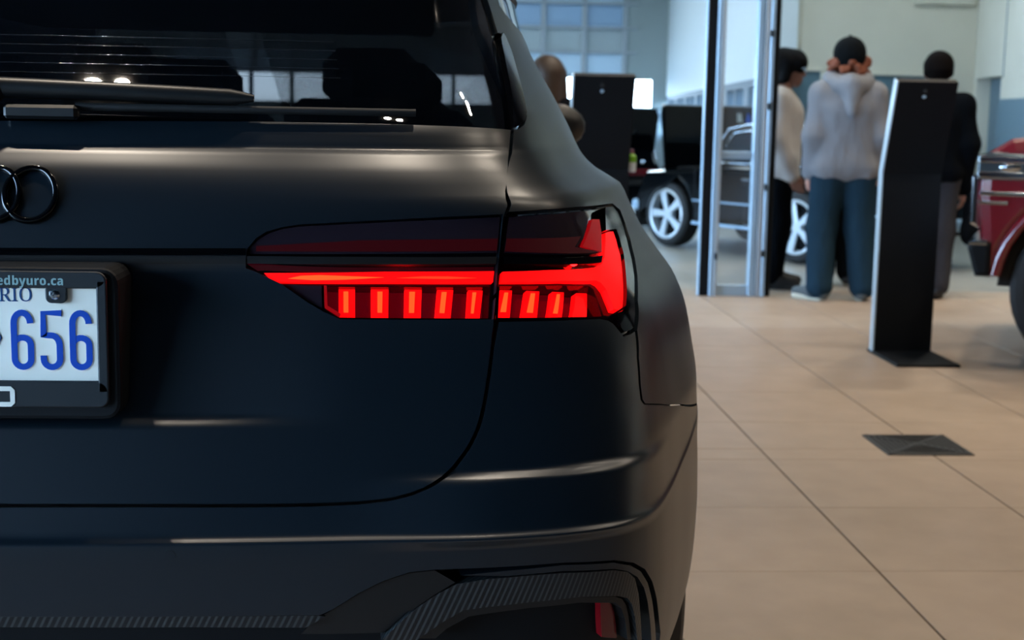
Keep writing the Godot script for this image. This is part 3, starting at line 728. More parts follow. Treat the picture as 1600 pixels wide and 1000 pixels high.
func tail_lamp(car: Node3D, P: Dictionary, s: float) -> void:
	for side in ["in", "out"]:
		var lamp := add("tail_lamp", panel(P["lamp_" + side], -0.012, 0.03, s, [P["window_" + side]]), M.smoke_dark, car)
		lamp.set_meta("label", "glowing red tail lamp in a smoked housing")
		add("smoked_band", panel(P["band_" + side], -0.003, 0.012, s), M.smoke, lamp)
		add("red_band", panel(P["band_red_" + side], -0.002, 0.004, s), M.faint, lamp)
		add("dark_blade", panel(P["blade_" + side], 0.0, 0.016, s), M.trim if side == "in" else M.gloss, lamp)
		add("light_bar", panel(P["bar_" + side], -0.002, 0.012, s), M.red, lamp)
		add("window_back", panel(P["window_" + side], -0.045, -0.034, s), M.redback, lamp)
		for k in (range(1, 6) if side == "in" else range(6, 10)):
			add("light_segment", panel(P["seg%d" % k], -0.024, 0.010, s), M.red, lamp)
			if P.has("core%d" % k): add("bright_core", panel(P["core%d" % k], -0.0225, 0.001, s), M.hot, lamp)
		add("clear_lens", panel(P["window_" + side], -0.006, 0.0, s), M.lens, lamp)
		if side == "in":
			add("bright_core", panel(P.barcore_in, -0.0012, 0.001, s), M.hot, lamp)
			add("bright_core", panel(P.barcore2_in, -0.0012, 0.001, s), glow(Color(1.0, 0.22, 0.10), 1.25), lamp)
			add("red_lip", panel(P.under_in, -0.006, 0.006, s), M.faint, lamp)
			add("red_edge", panel(P.winedge_in, -0.004, 0.012, s), M.dimred, lamp)
			add("smoked_corner", panel(P.low_in, -0.006, 0.01, s), M.smoke, lamp)
		else:
			add("red_spike", panel(P.spike, -0.0015, 0.006, s), M.dimred, lamp)
			add("lamp_corner", panel(P.lampcorner, 0.001, 0.014, s), M.gloss, lamp)
	# the bars give light: a small lamp set inside each of them
	for lt in [[0.42, 0.9895], [0.64, 0.9875]]:
		var om := OmniLight3D.new()
		om.name = num("tail_lamp_light", self)
		om.position = S(lt[0] * s, lt[1]) - SN(lt[0] * s, lt[1]) * 0.008
		om.light_color = Color(1.0, 0.04, 0.04)
		om.light_energy = 0.012
		om.light_size = 0.004
		om.omni_range = 20.0
		om.omni_attenuation = 2.0
		om.shadow_enabled = true
		add_child(om)

func badge(gate: Node3D) -> void:
	var e := add("ring_emblem", ring_mesh(-0.0648), M.gloss, gate)
	e.set_meta("label", "gloss black emblem of four interlocking rings")
	for x in [-0.0216, 0.0216, 0.0648]: add("ring", ring_mesh(x), M.gloss, e)
func ring_mesh(x: float) -> MB:
	var mb := MB.new()
	var path := []
	var c := 1.0775
	for i in 56:
		var w := TAU * i / 56
		var h := c + 0.0302 * sin(w)
		var cx := x + 0.0302 * cos(w)
		var u := cx / wh(h) * 0.75
		path.append(S(u, h) + SN(u, h) * 0.004)
	mb.tube(path, 0.0042, 10, true, 0.8, Vector3(0, 0, 1))
	return mb

func number_plate(car: Node3D) -> void:
	var k1 := 0.9862
	var xf := Transform3D(Basis.IDENTITY.scaled(Vector3.ONE * k1), Vector3(X0 * k1, 1.186 * (1.0 - k1), -1.668 * k1))
	var hb := MB.new()
	hb.slab(rounded(-0.183, 0.183, 0.8165, 0.998, 0.02), -0.085, 0.0, 0.005, xf)
	var plate := add("number_plate", plate_mesh(xf), M.plate, car)
	plate.set_meta("label", "white number plate with blue characters in a black frame")
	add("plate_holder", hb, M.black, car)
	# black frame: outer rim with an opening, and a tab at each upper screw
	var fr := MB.new()
	fr.slab(rounded(-0.170, 0.170, 0.8325, 0.8645, 0.012), 0.001, 0.007, 0.002, xf)
	fr.slab(rounded(-0.170, 0.170, 0.9745, 0.9945, 0.012), 0.001, 0.007, 0.002, xf)
	for s in [1.0, -1.0]:
		fr.slab([Vector2(s * 0.1575, 0.85), Vector2(s * 0.170, 0.85), Vector2(s * 0.170, 0.985), Vector2(s * 0.1575, 0.985)], 0.001, 0.007, 0.002, xf)
		fr.slab(rounded(s * 0.1115 - 0.0125, s * 0.1115 + 0.0125, 0.957, 0.985, 0.007), 0.001, 0.0066, 0.0015, xf)
	var f := add("plate_frame", fr, M.frame, plate)
	for s in [1.0, -1.0]:
		var sb := MB.new()
		sb.lathe([Vector2(0.0065, -0.003), Vector2(0.0065, 0.0), Vector2(0.004, 0.003), Vector2(0, 0.0035)], 16, xf * Transform3D(Basis(Vector3(1, 0, 0), PI * 0.5), Vector3(s * 0.1095, 0.9672, 0.0065)))
		sb.rbox(Vector3(s * 0.1095, 0.9672, 0.0098), Vector3(0.007, 0.0016, 0.0012), 0.0002, xf)
		sb.rbox(Vector3(s * 0.1095, 0.9672, 0.0098), Vector3(0.0016, 0.007, 0.0012), 0.0002, xf)
		add("screw", sb, M.chrome, f)
	text("pedbyuro.ca", 0.0135, xf * Transform3D(Basis.IDENTITY, Vector3(0.0782, 0.9835, 0.0072)), M.lettering, f, "frame_lettering", "Droid Sans", true, 0.083)
	var logo := MB.new()
	logo.ribbon([Vector2(-0.02, 0.8365), Vector2(0.056, 0.8365), Vector2(0.0580, 0.8385), Vector2(0.0580, 0.8532), Vector2(0.056, 0.8552), Vector2(-0.02, 0.8552)], 0.0055, 0.001, xf * Transform3D(Basis.IDENTITY, Vector3(0, 0, 0.007)))
	add("frame_logo", logo, M.plate, f)
	text("ONTARIO", 0.034, xf * Transform3D(Basis.IDENTITY, Vector3(0.0316, 0.966, 0.0012)), M.darkblue, plate, "plate_lettering", "Droid Serif", false, 0.100)
	var crown := MB.new()
	crown.ribbon([Vector2(0.020, 0.905), Vector2(0.034, 0.905), Vector2(0.041, 0.908), Vector2(0.044, 0.915), Vector2(0.041, 0.922), Vector2(0.034, 0.924)], 0.004, 0.001, xf * Transform3D(Basis.IDENTITY, Vector3(0.0, 0, 0.001)))
	add("crown", crown, M.darkblue, plate)
	# raised figures 656
	var six := []
	for i in 13: six.append(Vector2(0.0, 0.052) + Vector2(0.0095 * cos(PI * i / 12.0), 0.0125 * sin(PI * i / 12.0)))
	six.append(Vector2(-0.0095, 0.0240))
	var bowl := [Vector2(-0.0095, 0.0245)]
	for i in 13: bowl.append(Vector2(0.0, 0.0095) + Vector2(-0.0095 * cos(PI * i / 12.0), -0.0095 * sin(PI * i / 12.0)))
	bowl.append(Vector2(0.0095, 0.0255))
	for i in 9: bowl.append(Vector2(0.0, 0.0265) + Vector2(0.0095 * cos(PI * i / 9.0), 0.0085 * sin(PI * i / 9.0)))
	bowl.append(Vector2(-0.0088, 0.0285))
	var five := [Vector2(0.0125, 0.0643), Vector2(-0.0088, 0.0643), Vector2(-0.0088, 0.0362), Vector2(-0.004, 0.0378)]
	for i in 9: five.append(Vector2(0.0, 0.0255) + Vector2(0.0095 * sin(PI * 0.5 * i / 8.0), 0.0122 * cos(PI * 0.5 * i / 8.0)))
	five.append(Vector2(0.0095, 0.010))
	for i in 12: five.append(Vector2(0.0, 0.0095) + Vector2(0.0095 * cos(PI * i / 11.0), -0.0095 * sin(PI * i / 11.0)))
	five.append(Vector2(-0.0095, 0.0135))
	for k in 3:
		var g := xf * Transform3D(Basis.IDENTITY, Vector3([0.0700, 0.1035, 0.1378][k], 0.8805, 0.0))
		var halo := MB.new()
		halo.ribbon(six if k != 1 else five, 0.0096, 0.0016, g)
		if k != 1: halo.ribbon(bowl, 0.0096, 0.0015, g)
		var hm := add("embossed_edge", halo, M.plate, plate)
		var fig := MB.new()
		fig.ribbon(six if k != 1 else five, 0.0072, 0.0024, g)
		if k != 1: fig.ribbon(bowl, 0.0072, 0.0022, g)
		add("figure", fig, M.blue, plate)
func plate_mesh(xf: Transform3D) -> MB:
	var mb := MB.new()
	mb.slab(rounded(-0.162, 0.162, 0.84, 0.99, 0.01), 0.0, 0.001, 0.0004, xf)
	return mb
func rounded(x0: float, x1: float, y0: float, y1: float, r: float) -> Array:
	var o := []
	for c in [[x1 - r, y1 - r, 0.0], [x0 + r, y1 - r, 0.5], [x0 + r, y0 + r, 1.0], [x1 - r, y0 + r, 1.5]]:
		for i in 6: o.append(Vector2(c[0], c[1]) + Vector2(cos(PI * (c[2] + 0.1 * i)), sin(PI * (c[2] + 0.1 * i))) * r)
	return o
func text(s: String, height: float, xf: Transform3D, m: Material, parent: Node, called: String, font: String, bold: bool, width := 0.0) -> void:
	var tm := TextMesh.new()
	var f := SystemFont.new()
	f.font_names = PackedStringArray([font])
	f.font_weight = 700 if bold else 400
	tm.font = f
	tm.text = s
	tm.font_size = 64
	tm.pixel_size = height / 64.0
	tm.depth = 0.0008
	var o := add(called, tm, m, parent, xf)
	if width > 0.0:
		var w := tm.get_aabb().size.x
		if w > 0.0: o.scale = Vector3(width / w, width / w, 1.0)

func wiper(car: Node3D) -> void:
	var mb := MB.new()
	var top := []
	for i in 25:
		var f := i / 24.0
		var x := lerpf(-0.03, 0.322, f)
		var h := 1.188 - 0.004 * f * f
		var u := x / wh(h) * 0.75
		top.append(S(u, h) + SN(u, h) * (0.026 - 0.006 * f))
	var rad := []
	for i in 25: rad.append(0.0155 * (1.0 - 0.25 * i / 24.0) * (1.0 if i < 23 else 0.75 if i == 23 else 0.4))
	mb.tube(top, rad, 14, false, 0.9)
	var arm := add("wiper_arm", mb, mat(Color(0.055, 0.06, 0.065), 0.38), car)
	var pv := MB.new()
	pv.ball(S(-0.015, 1.19) + Vector3(0, 0.012, 0.026), Vector3(0.034, 0.022, 0.02), 16, 10)
	add("pivot_cap", pv, M.trim, arm)
	var bl := MB.new()
	var bp := []
	for i in 25:
		var x := lerpf(0.10, 0.522, i / 24.0)
		var h := 1.1765 - 0.001 * i / 24.0
		var u := x / wh(h) * 0.77
		bp.append(S(u, h) + SN(u, h) * 0.012)
	bl.tube(bp, 0.0035, 6, false, 1.6)
	add("wiper_blade", bl, M.rubber, arm)
	var hold := MB.new()
	hold.rbox(S(0.06, 1.178) + Vector3(0, 0.0, 0.018), Vector3(0.09, 0.018, 0.02), 0.004)
	add("blade_holder", hold, M.trim, arm)

func wheel(parent: Node3D, c: Vector3, b: Basis, r: float, w: float, rr: float, rim_m: Material, spokes := 5) -> void:
	# axle along the basis' y, its outer side at +y
	var xf := Transform3D(b, c)
	var ty := MB.new()
	ty.lathe([Vector2(rr, -w * 0.5), Vector2(r * 0.93, -w * 0.46), Vector2(r * 0.985, -w * 0.39), Vector2(r, -w * 0.30), Vector2(r, w * 0.30), Vector2(r * 0.985, w * 0.39), Vector2(r * 0.93, w * 0.46), Vector2(r * 0.84, w * 0.5), Vector2(rr * 1.06, w * 0.49), Vector2(rr, w * 0.46), Vector2(rr * 0.96, -w * 0.5), Vector2(rr, -w * 0.5)], 40, xf)
	var tyre := add("wheel", ty, M.rubber, parent)
	var rm := MB.new()
	rm.lathe([Vector2(rr * 1.02, w * 0.47), Vector2(rr * 0.98, w * 0.5), Vector2(rr * 0.90, w * 0.46), Vector2(rr * 0.88, w * 0.1), Vector2(rr * 0.86, -w * 0.3)], 32, xf)
	rm.lathe([Vector2(rr * 0.26, w * 0.1), Vector2(rr * 0.24, w * 0.34), Vector2(rr * 0.16, w * 0.41), Vector2(0.0, w * 0.42)], 20, xf)
	for k in spokes:
		var a := TAU * k / spokes
		var sx := Transform3D(Basis(Vector3(0, 1, 0), a), Vector3.ZERO)
		rm.slab([Vector2(rr * 0.12, -rr * 0.11), Vector2(rr * 0.90, -rr * 0.17), Vector2(rr * 0.93, 0.0), Vector2(rr * 0.90, rr * 0.17), Vector2(rr * 0.12, rr * 0.11)], w * 0.28, w * 0.42, 0.008, xf * sx * Transform3D(Basis(Vector3(1, 0, 0), -PI * 0.5), Vector3.ZERO))
	add("rim", rm, rim_m, tyre)
	var dk := MB.new()
	dk.lathe([Vector2(rr * 0.88, w * 0.05), Vector2(0, w * 0.05)], 24, xf)
	add("brake_disc", dk, M.black, tyre)

func cabin(car: Node3D) -> void:
	var fl := MB.new()
	fl.rbox(Vector3(X0, 0.95, -3.1), Vector3(1.4, 0.04, 2.2), 0.01)
	add("load_cover", fl, M.seat, car)
	for x in [-0.45, 0.0, 0.45]:
		var sb := MB.new()
		sb.rbox(Vector3(X0 + x, 1.06, -3.25), Vector3(0.42, 0.26, 0.14), 0.05)
		sb.rbox(Vector3(X0 + x, 1.235, -3.25), Vector3(0.24, 0.12, 0.1), 0.04)
		add("rear_seat", sb, M.seat, car)
	for x in [-0.37, 0.37]:
		var sb := MB.new()
		sb.rbox(Vector3(X0 + x, 1.02, -4.15), Vector3(0.5, 0.4, 0.14), 0.05)
		sb.rbox(Vector3(X0 + x, 1.28, -4.15), Vector3(0.28, 0.17, 0.11), 0.045)
		add("front_seat", sb, M.seat, car)
	var ds := MB.new()
	ds.rbox(Vector3(X0, 0.99, -4.95), Vector3(1.4, 0.10, 0.4), 0.04)
	add("dashboard", ds, M.seat, car)
	var hl := MB.new()
	hl.rbox(Vector3(X0, 1.412, -3.35), Vector3(1.1, 0.02, 1.6), 0.006)
	add("headliner", hl, M.seat, car)

# ---------- rooms ----------
func wall_quad(a: Vector2, b: Vector2, y0: float, y1: float, thick: float, m: Material, called: String, parent: Node = self) -> MeshInstance3D:
	# an upright wall from a to b (x, z), its thickness away to the right of a -> b
	var d := (b - a).normalized()
	var nn := Vector2(-d.y, d.x)
	var mb := MB.new()
	var xf := Transform3D(Basis(Vector3(d.x, 0, d.y), Vector3.UP, Vector3(-d.y, 0, d.x)), Vector3(a.x, 0, a.y))
	var L := a.distance_to(b)
	mb.rbox(Vector3(L * 0.5, (y0 + y1) * 0.5, thick * 0.5), Vector3(L, y1 - y0, absf(thick)), 0.003, xf)
	if parent == self: return struct(called, mb, m)
	return add(called, mb, m, parent)
func showroom() -> void:
	# tiled floor: each tile a piece on a grout bed
	var bed := MB.new()
	bed.rbox(Vector3(1.25, -0.055, -1.69), Vector3(16.5, 0.10, 15.38), 0.002)
	var floor_o := struct("floor", bed, M.grout, "beige tiled showroom floor with thin dark joints", "floor")
	var rows := []
	for j in range(-16, 10):
		var z0 := 3.5459 + j * T
		if j == 2: rows.append([z0, z0 + 0.158, 0.0025, 0.005]); rows.append([z0 + 0.158, z0 + T, 0.005, 0.002])
		else: rows.append([z0, z0 + T, 0.0022, 0.0022])
	var rest := []
	for k in 3: rest.append(MB.new())
	var shared := {}
	for i in range(-13, 14):
		for r in rows.size():
			var x0 := 1.1905 + i * T
			var x1 := x0 + T
			var w := Vector2(x1 - x0 - 0.0055, rows[r][1] - rows[r][0] - rows[r][2] * 0.5 - rows[r][3] * 0.5)
			var c := Vector3((x0 + x1) * 0.5, -0.006, -(rows[r][0] + rows[r][1]) * 0.5)
			if x0 < -6.9 or x1 > 9.4 or rows[r][1] > 9.66: continue
			var k: int = absi(i * 7 + r * 5 + (i * r) % 3) % 3
			if i >= -2 and i <= 6 and r >= 13:
				var key := "%.4f" % w.y
				if not shared.has(key):
					var mb := MB.new()
					mb.rbox(Vector3.ZERO, Vector3(w.x, 0.012, w.y), 0.0012)
					shared[key] = mb.mesh()
				add("tile", shared[key], M["tile%d" % k], floor_o, Transform3D(Basis.IDENTITY, c))
			else:
				var y := 0.0
				rest[k].face([c + Vector3(-w.x * 0.5, 0.006, -w.y * 0.5), c + Vector3(w.x * 0.5, 0.006, -w.y * 0.5), c + Vector3(w.x * 0.5, 0.006, w.y * 0.5), c + Vector3(-w.x * 0.5, 0.006, w.y * 0.5)], Vector3.UP)
	for k in 3:
		var o := add("outer_tiles", rest[k], M["tile%d" % k], floor_o)
		o.set_meta("kind", "stuff")
	# ceiling and walls round the showroom, dim behind the camera
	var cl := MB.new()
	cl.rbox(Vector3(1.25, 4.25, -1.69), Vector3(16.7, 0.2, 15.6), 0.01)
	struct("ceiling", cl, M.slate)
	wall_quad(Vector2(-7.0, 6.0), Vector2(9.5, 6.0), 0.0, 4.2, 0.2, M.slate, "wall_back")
	# the left-hand side is a shop front: low sill, tall panes, daylight
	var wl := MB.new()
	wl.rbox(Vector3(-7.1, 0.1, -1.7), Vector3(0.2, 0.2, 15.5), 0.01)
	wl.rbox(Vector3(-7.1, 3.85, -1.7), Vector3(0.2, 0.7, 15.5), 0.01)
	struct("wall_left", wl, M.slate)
	var wf := MB.new()
	for i in 8: wf.rbox(Vector3(-7.1, 1.85, 5.95 - i * 2.2), Vector3(0.14, 3.3, 0.09), 0.006)
	var win := struct("window_1", wf, M.alu)
	for i in 7:
		var pb := MB.new()
		pb.face([Vector3(-7.1, 0.2, 5.9 - i * 2.2), Vector3(-7.1, 0.2, 3.8 - i * 2.2), Vector3(-7.1, 3.5, 3.8 - i * 2.2), Vector3(-7.1, 3.5, 5.9 - i * 2.2)], Vector3(1, 0, 0))
		add("pane", pb, M.clear, win)
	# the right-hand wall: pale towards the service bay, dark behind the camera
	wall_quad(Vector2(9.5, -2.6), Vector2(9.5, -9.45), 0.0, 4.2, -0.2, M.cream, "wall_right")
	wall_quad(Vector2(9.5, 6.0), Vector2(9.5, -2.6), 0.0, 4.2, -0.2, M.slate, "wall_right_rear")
	# partition to the service bay: an opening under a header
	var hd := MB.new()
	hd.rbox(Vector3(1.25, 3.5, -9.42), Vector3(16.5, 1.4, 0.2), 0.01)
	var wfro := struct("wall_front", hd, M.slate)
	var pl := MB.new()
	pl.rbox(Vector3(-4.6, 1.4, -9.42), Vector3(4.8, 2.8, 0.2), 0.01)
	pl.rbox(Vector3(7.25, 1.4, -9.42), Vector3(4.5, 2.8, 0.2), 0.01)
	add("wall_piece", pl, M.slate, wfro)
	floor_box()
	door_leaf()
func floor_box() -> void:
	var c := Vector3(1.791, 0.0, -4.984)
	var t := thing("floor_box", "dark square cover plate with diagonal ribs let into the beige floor", "floor outlet", c)
	var mb := MB.new()
	mb.rbox(Vector3(0, 0.001, 0), Vector3(0.316, 0.008, 0.312), 0.0015)
	add("cover_plate", mb, mat(Color(0.085, 0.10, 0.115), 0.45), t)
	var x := MB.new()
	for s in [1.0, -1.0]:
		x.rbox(Vector3(0, 0.0062, 0), Vector3(0.42, 0.003, 0.016), 0.001, Transform3D(Basis(Vector3.UP, s * PI * 0.25), Vector3.ZERO))
	add("cross_rib", x, mat(Color(0.14, 0.165, 0.185), 0.4), t)
	for q in 4:
		for i in 6:
			var rb := MB.new()
			var w := 0.235 - i * 0.036
			rb.rbox(Vector3(0, 0.0058, 0.138 - i * 0.019), Vector3(w, 0.0022, 0.006), 0.0008, Transform3D(Basis(Vector3.UP, q * PI * 0.5), Vector3.ZERO))
			add("rib", rb, mat(Color(0.13, 0.15, 0.17), 0.4) if i == 0 and q == 0 else M.get("ribdark", M.black), t)
func door_leaf() -> void:
	# the open glazed door between the rooms, standing at the end of its track
	var t := thing("glass_door", "tall narrow glazed door leaf in a pale metal frame beside the opening", "door", Vector3(2.03, 0, -9.30))
	var B := func(x: float, w: float, y0: float, y1: float, z: float, d: float, m: Material, called: String) -> MeshInstance3D:
		var mb := MB.new()
		mb.rbox(Vector3(x, (y0 + y1) * 0.5, z), Vector3(w, y1 - y0, d), 0.004)
		return add(called, mb, m, t)
	B.call(-0.213, 0.062, 0.0, 2.8, 0.0, 0.05, M.black, "dark_post")
	B.call(-0.250, 0.012, 0.0, 2.8, 0.01, 0.03, M.alu, "edge_strip")
	B.call(-0.167, 0.032, 0.0, 2.8, 0.01, 0.07, M.alu, "stile")
	B.call(-0.142, 0.022, 0.0, 2.8, 0.02, 0.06, M.ribs, "stile_rebate")
	B.call(0.103, 0.044, 0.0, 2.8, 0.01, 0.06, M.alu, "stile")
	B.call(0.145, 0.030, 0.0, 2.8, 0.02, 0.07, M.ribs, "stile_rebate")
	B.call(0.176, 0.028, 0.0, 2.8, 0.03, 0.06, M.alu, "stile")
	B.call(0.214, 0.040, 0.0, 2.8, 0.0, 0.05, M.black, "dark_post")
	B.call(-0.025, 0.215, 0.0, 0.075, 0.0, 0.045, M.alu, "rail")
	B.call(-0.025, 0.215, 0.912, 0.962, 0.0, 0.045, M.alu, "rail")
	B.call(-0.025, 0.215, 2.7, 2.8, 0.0, 0.045, M.alu, "rail")
	for g in [[0.075, 0.912], [0.962, 2.7]]:
		var gp := MB.new()
		gp.face([Vector3(-0.133, g[0], -0.01), Vector3(0.083, g[0], -0.01), Vector3(0.083, g[1], -0.01), Vector3(-0.133, g[1], -0.01)], Vector3(0, 0, 1))
		add("pane", gp, M.clear, t)
	for h in [[0.17, 0.29], [-0.148, 0.27], [0.17, 0.73], [0.17, 1.26], [0.17, 1.73]]:
		var k := MB.new()
		k.rbox(Vector3(h[0], h[1], 0.065), Vector3(0.018, 0.045, 0.02), 0.004)
		add("hinge", k, M.black, t)
func service_bay() -> void:
	var C0 := Vector2(3.46, -14.3)
	var C1 := Vector2(5.62, -14.6)
	var fb := MB.new()
	fb.rbox(Vector3(-1.5, -0.055, -21.1), Vector3(18.0, 0.10, 23.44), 0.002)
	struct("floor_service_bay", fb, M.bayfloor)
	var cl := MB.new()
	cl.rbox(Vector3(-1.5, 6.6, -20.9), Vector3(18.2, 0.2, 23.2), 0.01)
	struct("ceiling_service_bay", cl, M.cream)
	var up := MB.new()
	up.rbox(Vector3(1.25, 5.4, -9.45), Vector3(18.0, 2.5, 0.14), 0.01)
	struct("wall_upper", up, M.cream)
	# cream wall with two grey windows, grey dado and a hung board
	var cw := wall_quad(C0, C1, 0.0, 6.5, -0.2, M.cream, "wall_cream")
	var d := (C1 - C0).normalized()
	var xf := Transform3D(Basis(Vector3(d.x, 0, d.y), Vector3.UP, Vector3(-d.y, 0, d.x)), Vector3(C0.x, 0, C0.y))
	var dm := mat(Color(0.30, 0.40, 0.44), 0.5)
	for w in [[0.03, 0.50, 0.86, 1.69, "window_2"], [0.60, 1.69, 0.86, 1.665, "window_3"]]:
		var fr := MB.new()
		for e in [[w[0], w[0] + 0.03], [w[1] - 0.03, w[1]]]: fr.rbox(Vector3((e[0] + e[1]) * 0.5, (w[2] + w[3]) * 0.5, 0.02), Vector3(0.03, w[3] - w[2], 0.04), 0.004, xf)
		for e in [[w[2], w[2] + 0.03], [w[3] - 0.03, w[3]]]: fr.rbox(Vector3((w[0] + w[1]) * 0.5, (e[0] + e[1]) * 0.5, 0.02), Vector3(w[1] - w[0], 0.03, 0.04), 0.004, xf)
		var wo := struct(w[4], fr, M.cream)
		var pb := MB.new()
		pb.rbox(Vector3((w[0] + w[1]) * 0.5, (w[2] + w[3]) * 0.5, 0.008), Vector3(w[1] - w[0] - 0.05, w[3] - w[2] - 0.05, 0.01), 0.002, xf)
		add("pane", pb, dm, wo)
	var L := C0.distance_to(C1)
	var dd := MB.new()
	dd.rbox(Vector3(L - 0.24, 0.72, 0.006), Vector3(0.46, 1.36, 0.012), 0.003, xf)
	add("dado", dd, M.dado, cw)
	var bb := MB.new()
	bb.rbox(Vector3(L * 0.5, 0.05, 0.01), Vector3(L, 0.10, 0.02), 0.004, xf)
	struct("baseboard_cream", bb, M.black)
	var bd := MB.new()
	bd.rbox(Vector3(1.79, 2.79, 0.02), Vector3(0.66, 0.85, 0.03), 0.006, xf)
	struct("trim_1", bd, M.cream)
	# white wall running away, its lower part a row of panes between grey posts
	var W1 := Vector2(5.25, -32.0)
	wall_quad(C0, W1, 1.62, 6.5, 0.2, M.white, "wall_white")
	var dw := (W1 - C0).normalized()
	var LW := C0.distance_to(W1)
	var xw := Transform3D(Basis(Vector3(dw.x, 0, dw.y), Vector3.UP, Vector3(-dw.y, 0, dw.x)), Vector3(C0.x, 0, C0.y))
	var fr := MB.new()
	fr.rbox(Vector3(LW * 0.5, 1.58, 0.1), Vector3(LW, 0.10, 0.2), 0.01, xw)
	fr.rbox(Vector3(LW * 0.5, 0.4, 0.1), Vector3(LW, 0.8, 0.2), 0.01, xw)
	var wo := struct("window_4", fr, mat(Color(0.27, 0.33, 0.37), 0.6))
	var x := 0.0
	var k := 0
	while x < LW - 0.5:
		var pw := 1.0
		var post := MB.new()
		post.rbox(Vector3(x + 0.15, 1.16, 0.08), Vector3(0.5 if k % 2 == 0 else 0.16, 0.78, 0.16), 0.01, xw)
		add("post", post, mat(Color(0.27, 0.33, 0.37), 0.6) if k == 0 else wo.material_override, wo)
		var pb := MB.new()
		pb.face([xw * Vector3(x + 0.2, 0.8, 0.1), xw * Vector3(x + 0.2 + pw, 0.8, 0.1), xw * Vector3(x + 0.2 + pw, 1.54, 0.1), xw * Vector3(x + 0.2, 1.54, 0.1)], xw.basis.z)
		add("pane", pb, M.clear, wo)
		x += pw + 0.2
		k += 1
	# right wall with a recessed doorway, cream above and grey-blue below
	var R1 := Vector2(4.82, -9.5)
	var dr := (R1 - C1).normalized()
	var LR := C1.distance_to(R1)
	var xr := Transform3D(Basis(Vector3(dr.x, 0, dr.y), Vector3.UP, Vector3(-dr.y, 0, dr.x)), Vector3(C1.x, 0, C1.y))
	var rw := MB.new()
	rw.rbox(Vector3(LR * 0.5 - 0.15, 4.06, -0.1), Vector3(LR + 0.3, 4.88, 0.2), 0.004, xr)
	rw.rbox(Vector3(-0.1, 0.81, -0.1), Vector3(0.40, 1.62, 0.2), 0.004, xr)
	rw.rbox(Vector3((LR + 1.18) * 0.5, 0.81, -0.1), Vector3(LR - 1.18, 1.62, 0.2), 0.004, xr)
	var rwo := struct("wall_right_bay", rw, M.cream)
	var da := MB.new()
	da.rbox(Vector3((LR + 1.2) * 0.5, 0.70, 0.006), Vector3(LR - 1.2, 1.40, 0.012), 0.003, xr)
	da.rbox(Vector3(0.05, 0.70, 0.006), Vector3(0.09, 1.40, 0.012), 0.003, xr)
	add("dado", da, M.dado, rwo)
	var jn := MB.new()
	jn.rbox(Vector3(1.26, 4.0, 0.004), Vector3(0.012, 4.8, 0.008), 0.002, xr)
	add("joint_strip", jn, M.dado, rwo)
	var dl := MB.new()
	dl.rbox(Vector3(0.64, 0.81, -0.17), Vector3(1.08, 1.62, 0.04), 0.004, xr)
	var door := struct("door_1", dl, mat(Color(0.38, 0.46, 0.50), 0.5))
	var hn := MB.new()
	hn.rbox(Vector3(1.05, 0.85, -0.13), Vector3(0.10, 0.025, 0.03), 0.006, xr)
	add("door_handle", hn, M.alu, door)
	# far end: sectional door with rows of panels over a band of windows
	var fe := MB.new()
	fe.rbox(Vector3(-1.8, 0.69, -32.1), Vector3(17.0, 1.38, 0.2), 0.01)
	fe.rbox(Vector3(-8.0, 4.2, -32.1), Vector3(4.6, 4.6, 0.2), 0.01)
	fe.rbox(Vector3(4.83, 4.23, -32.1), Vector3(1.0, 4.5, 0.2), 0.01)
	fe.rbox(Vector3(-0.6, 6.25, -32.1), Vector3(10.4, 0.5, 0.2), 0.01)
	fe.rbox(Vector3(5.12, 1.68, -32.1), Vector3(0.36, 0.62, 0.2), 0.01)
	fe.rbox(Vector3(-8.0, 1.68, -32.1), Vector3(4.6, 0.62, 0.2), 0.01)
	struct("wall_far", fe, M.dado if false else mat(Color(0.52, 0.56, 0.56), 0.7))
	var dfr := MB.new()
	var col0 := 4.28
	for c in 12: dfr.rbox(Vector3(col0 - c * 0.92, 4.0, -32.02), Vector3(0.11, 4.0, 0.12), 0.01)
	for r in 8: dfr.rbox(Vector3(-0.6, 2.03 + r * 0.54, -32.0), Vector3(10.3, 0.06, 0.14), 0.01)
	var sd := struct("door_2", dfr, M.ribs)
	var tint := [mat(Color(0.66, 0.74, 0.80), 0.3), mat(Color(0.58, 0.62, 0.63), 0.3), mat(Color(0.52, 0.62, 0.72), 0.3)]
	for c in 11:
		for r in 7:
			var pb := MB.new()
			pb.rbox(Vector3(col0 - 0.46 - c * 0.92, 2.03 + 0.27 + r * 0.54, -32.06), Vector3(0.83, 0.49, 0.03), 0.01)
			add("panel", pb, tint[r % 3], sd)
	var wfr := MB.new()
	for c in 13: wfr.rbox(Vector3(4.95 - c * 0.9, 1.69, -32.08), Vector3(0.09 if c > 0 else 0.05, 0.62, 0.14), 0.01)
	var w5 := struct("window_5", wfr, M.dado)
	for c in 12:
		var pb := MB.new()
		pb.face([Vector3(4.9 - c * 0.9, 1.39, -32.1), Vector3(4.1 - c * 0.9, 1.39, -32.1), Vector3(4.1 - c * 0.9, 1.99, -32.1), Vector3(4.9 - c * 0.9, 1.99, -32.1)], Vector3(0, 0, 1))
		add("pane", pb, M.clear, w5)
	# left side: tall windows
	var lw := MB.new()
	lw.rbox(Vector3(-10.3, 1.1, -20.9), Vector3(0.2, 2.2, 23.0), 0.01)
	lw.rbox(Vector3(-10.3, 5.25, -20.9), Vector3(0.2, 2.5, 23.0), 0.01)
	for i in 9: lw.rbox(Vector3(-10.3, 3.1, -9.5 - i * 2.8), Vector3(0.2, 1.9, 0.35), 0.01)
	var lo := struct("wall_left_bay", lw, mat(Color(0.22, 0.26, 0.29), 0.7))
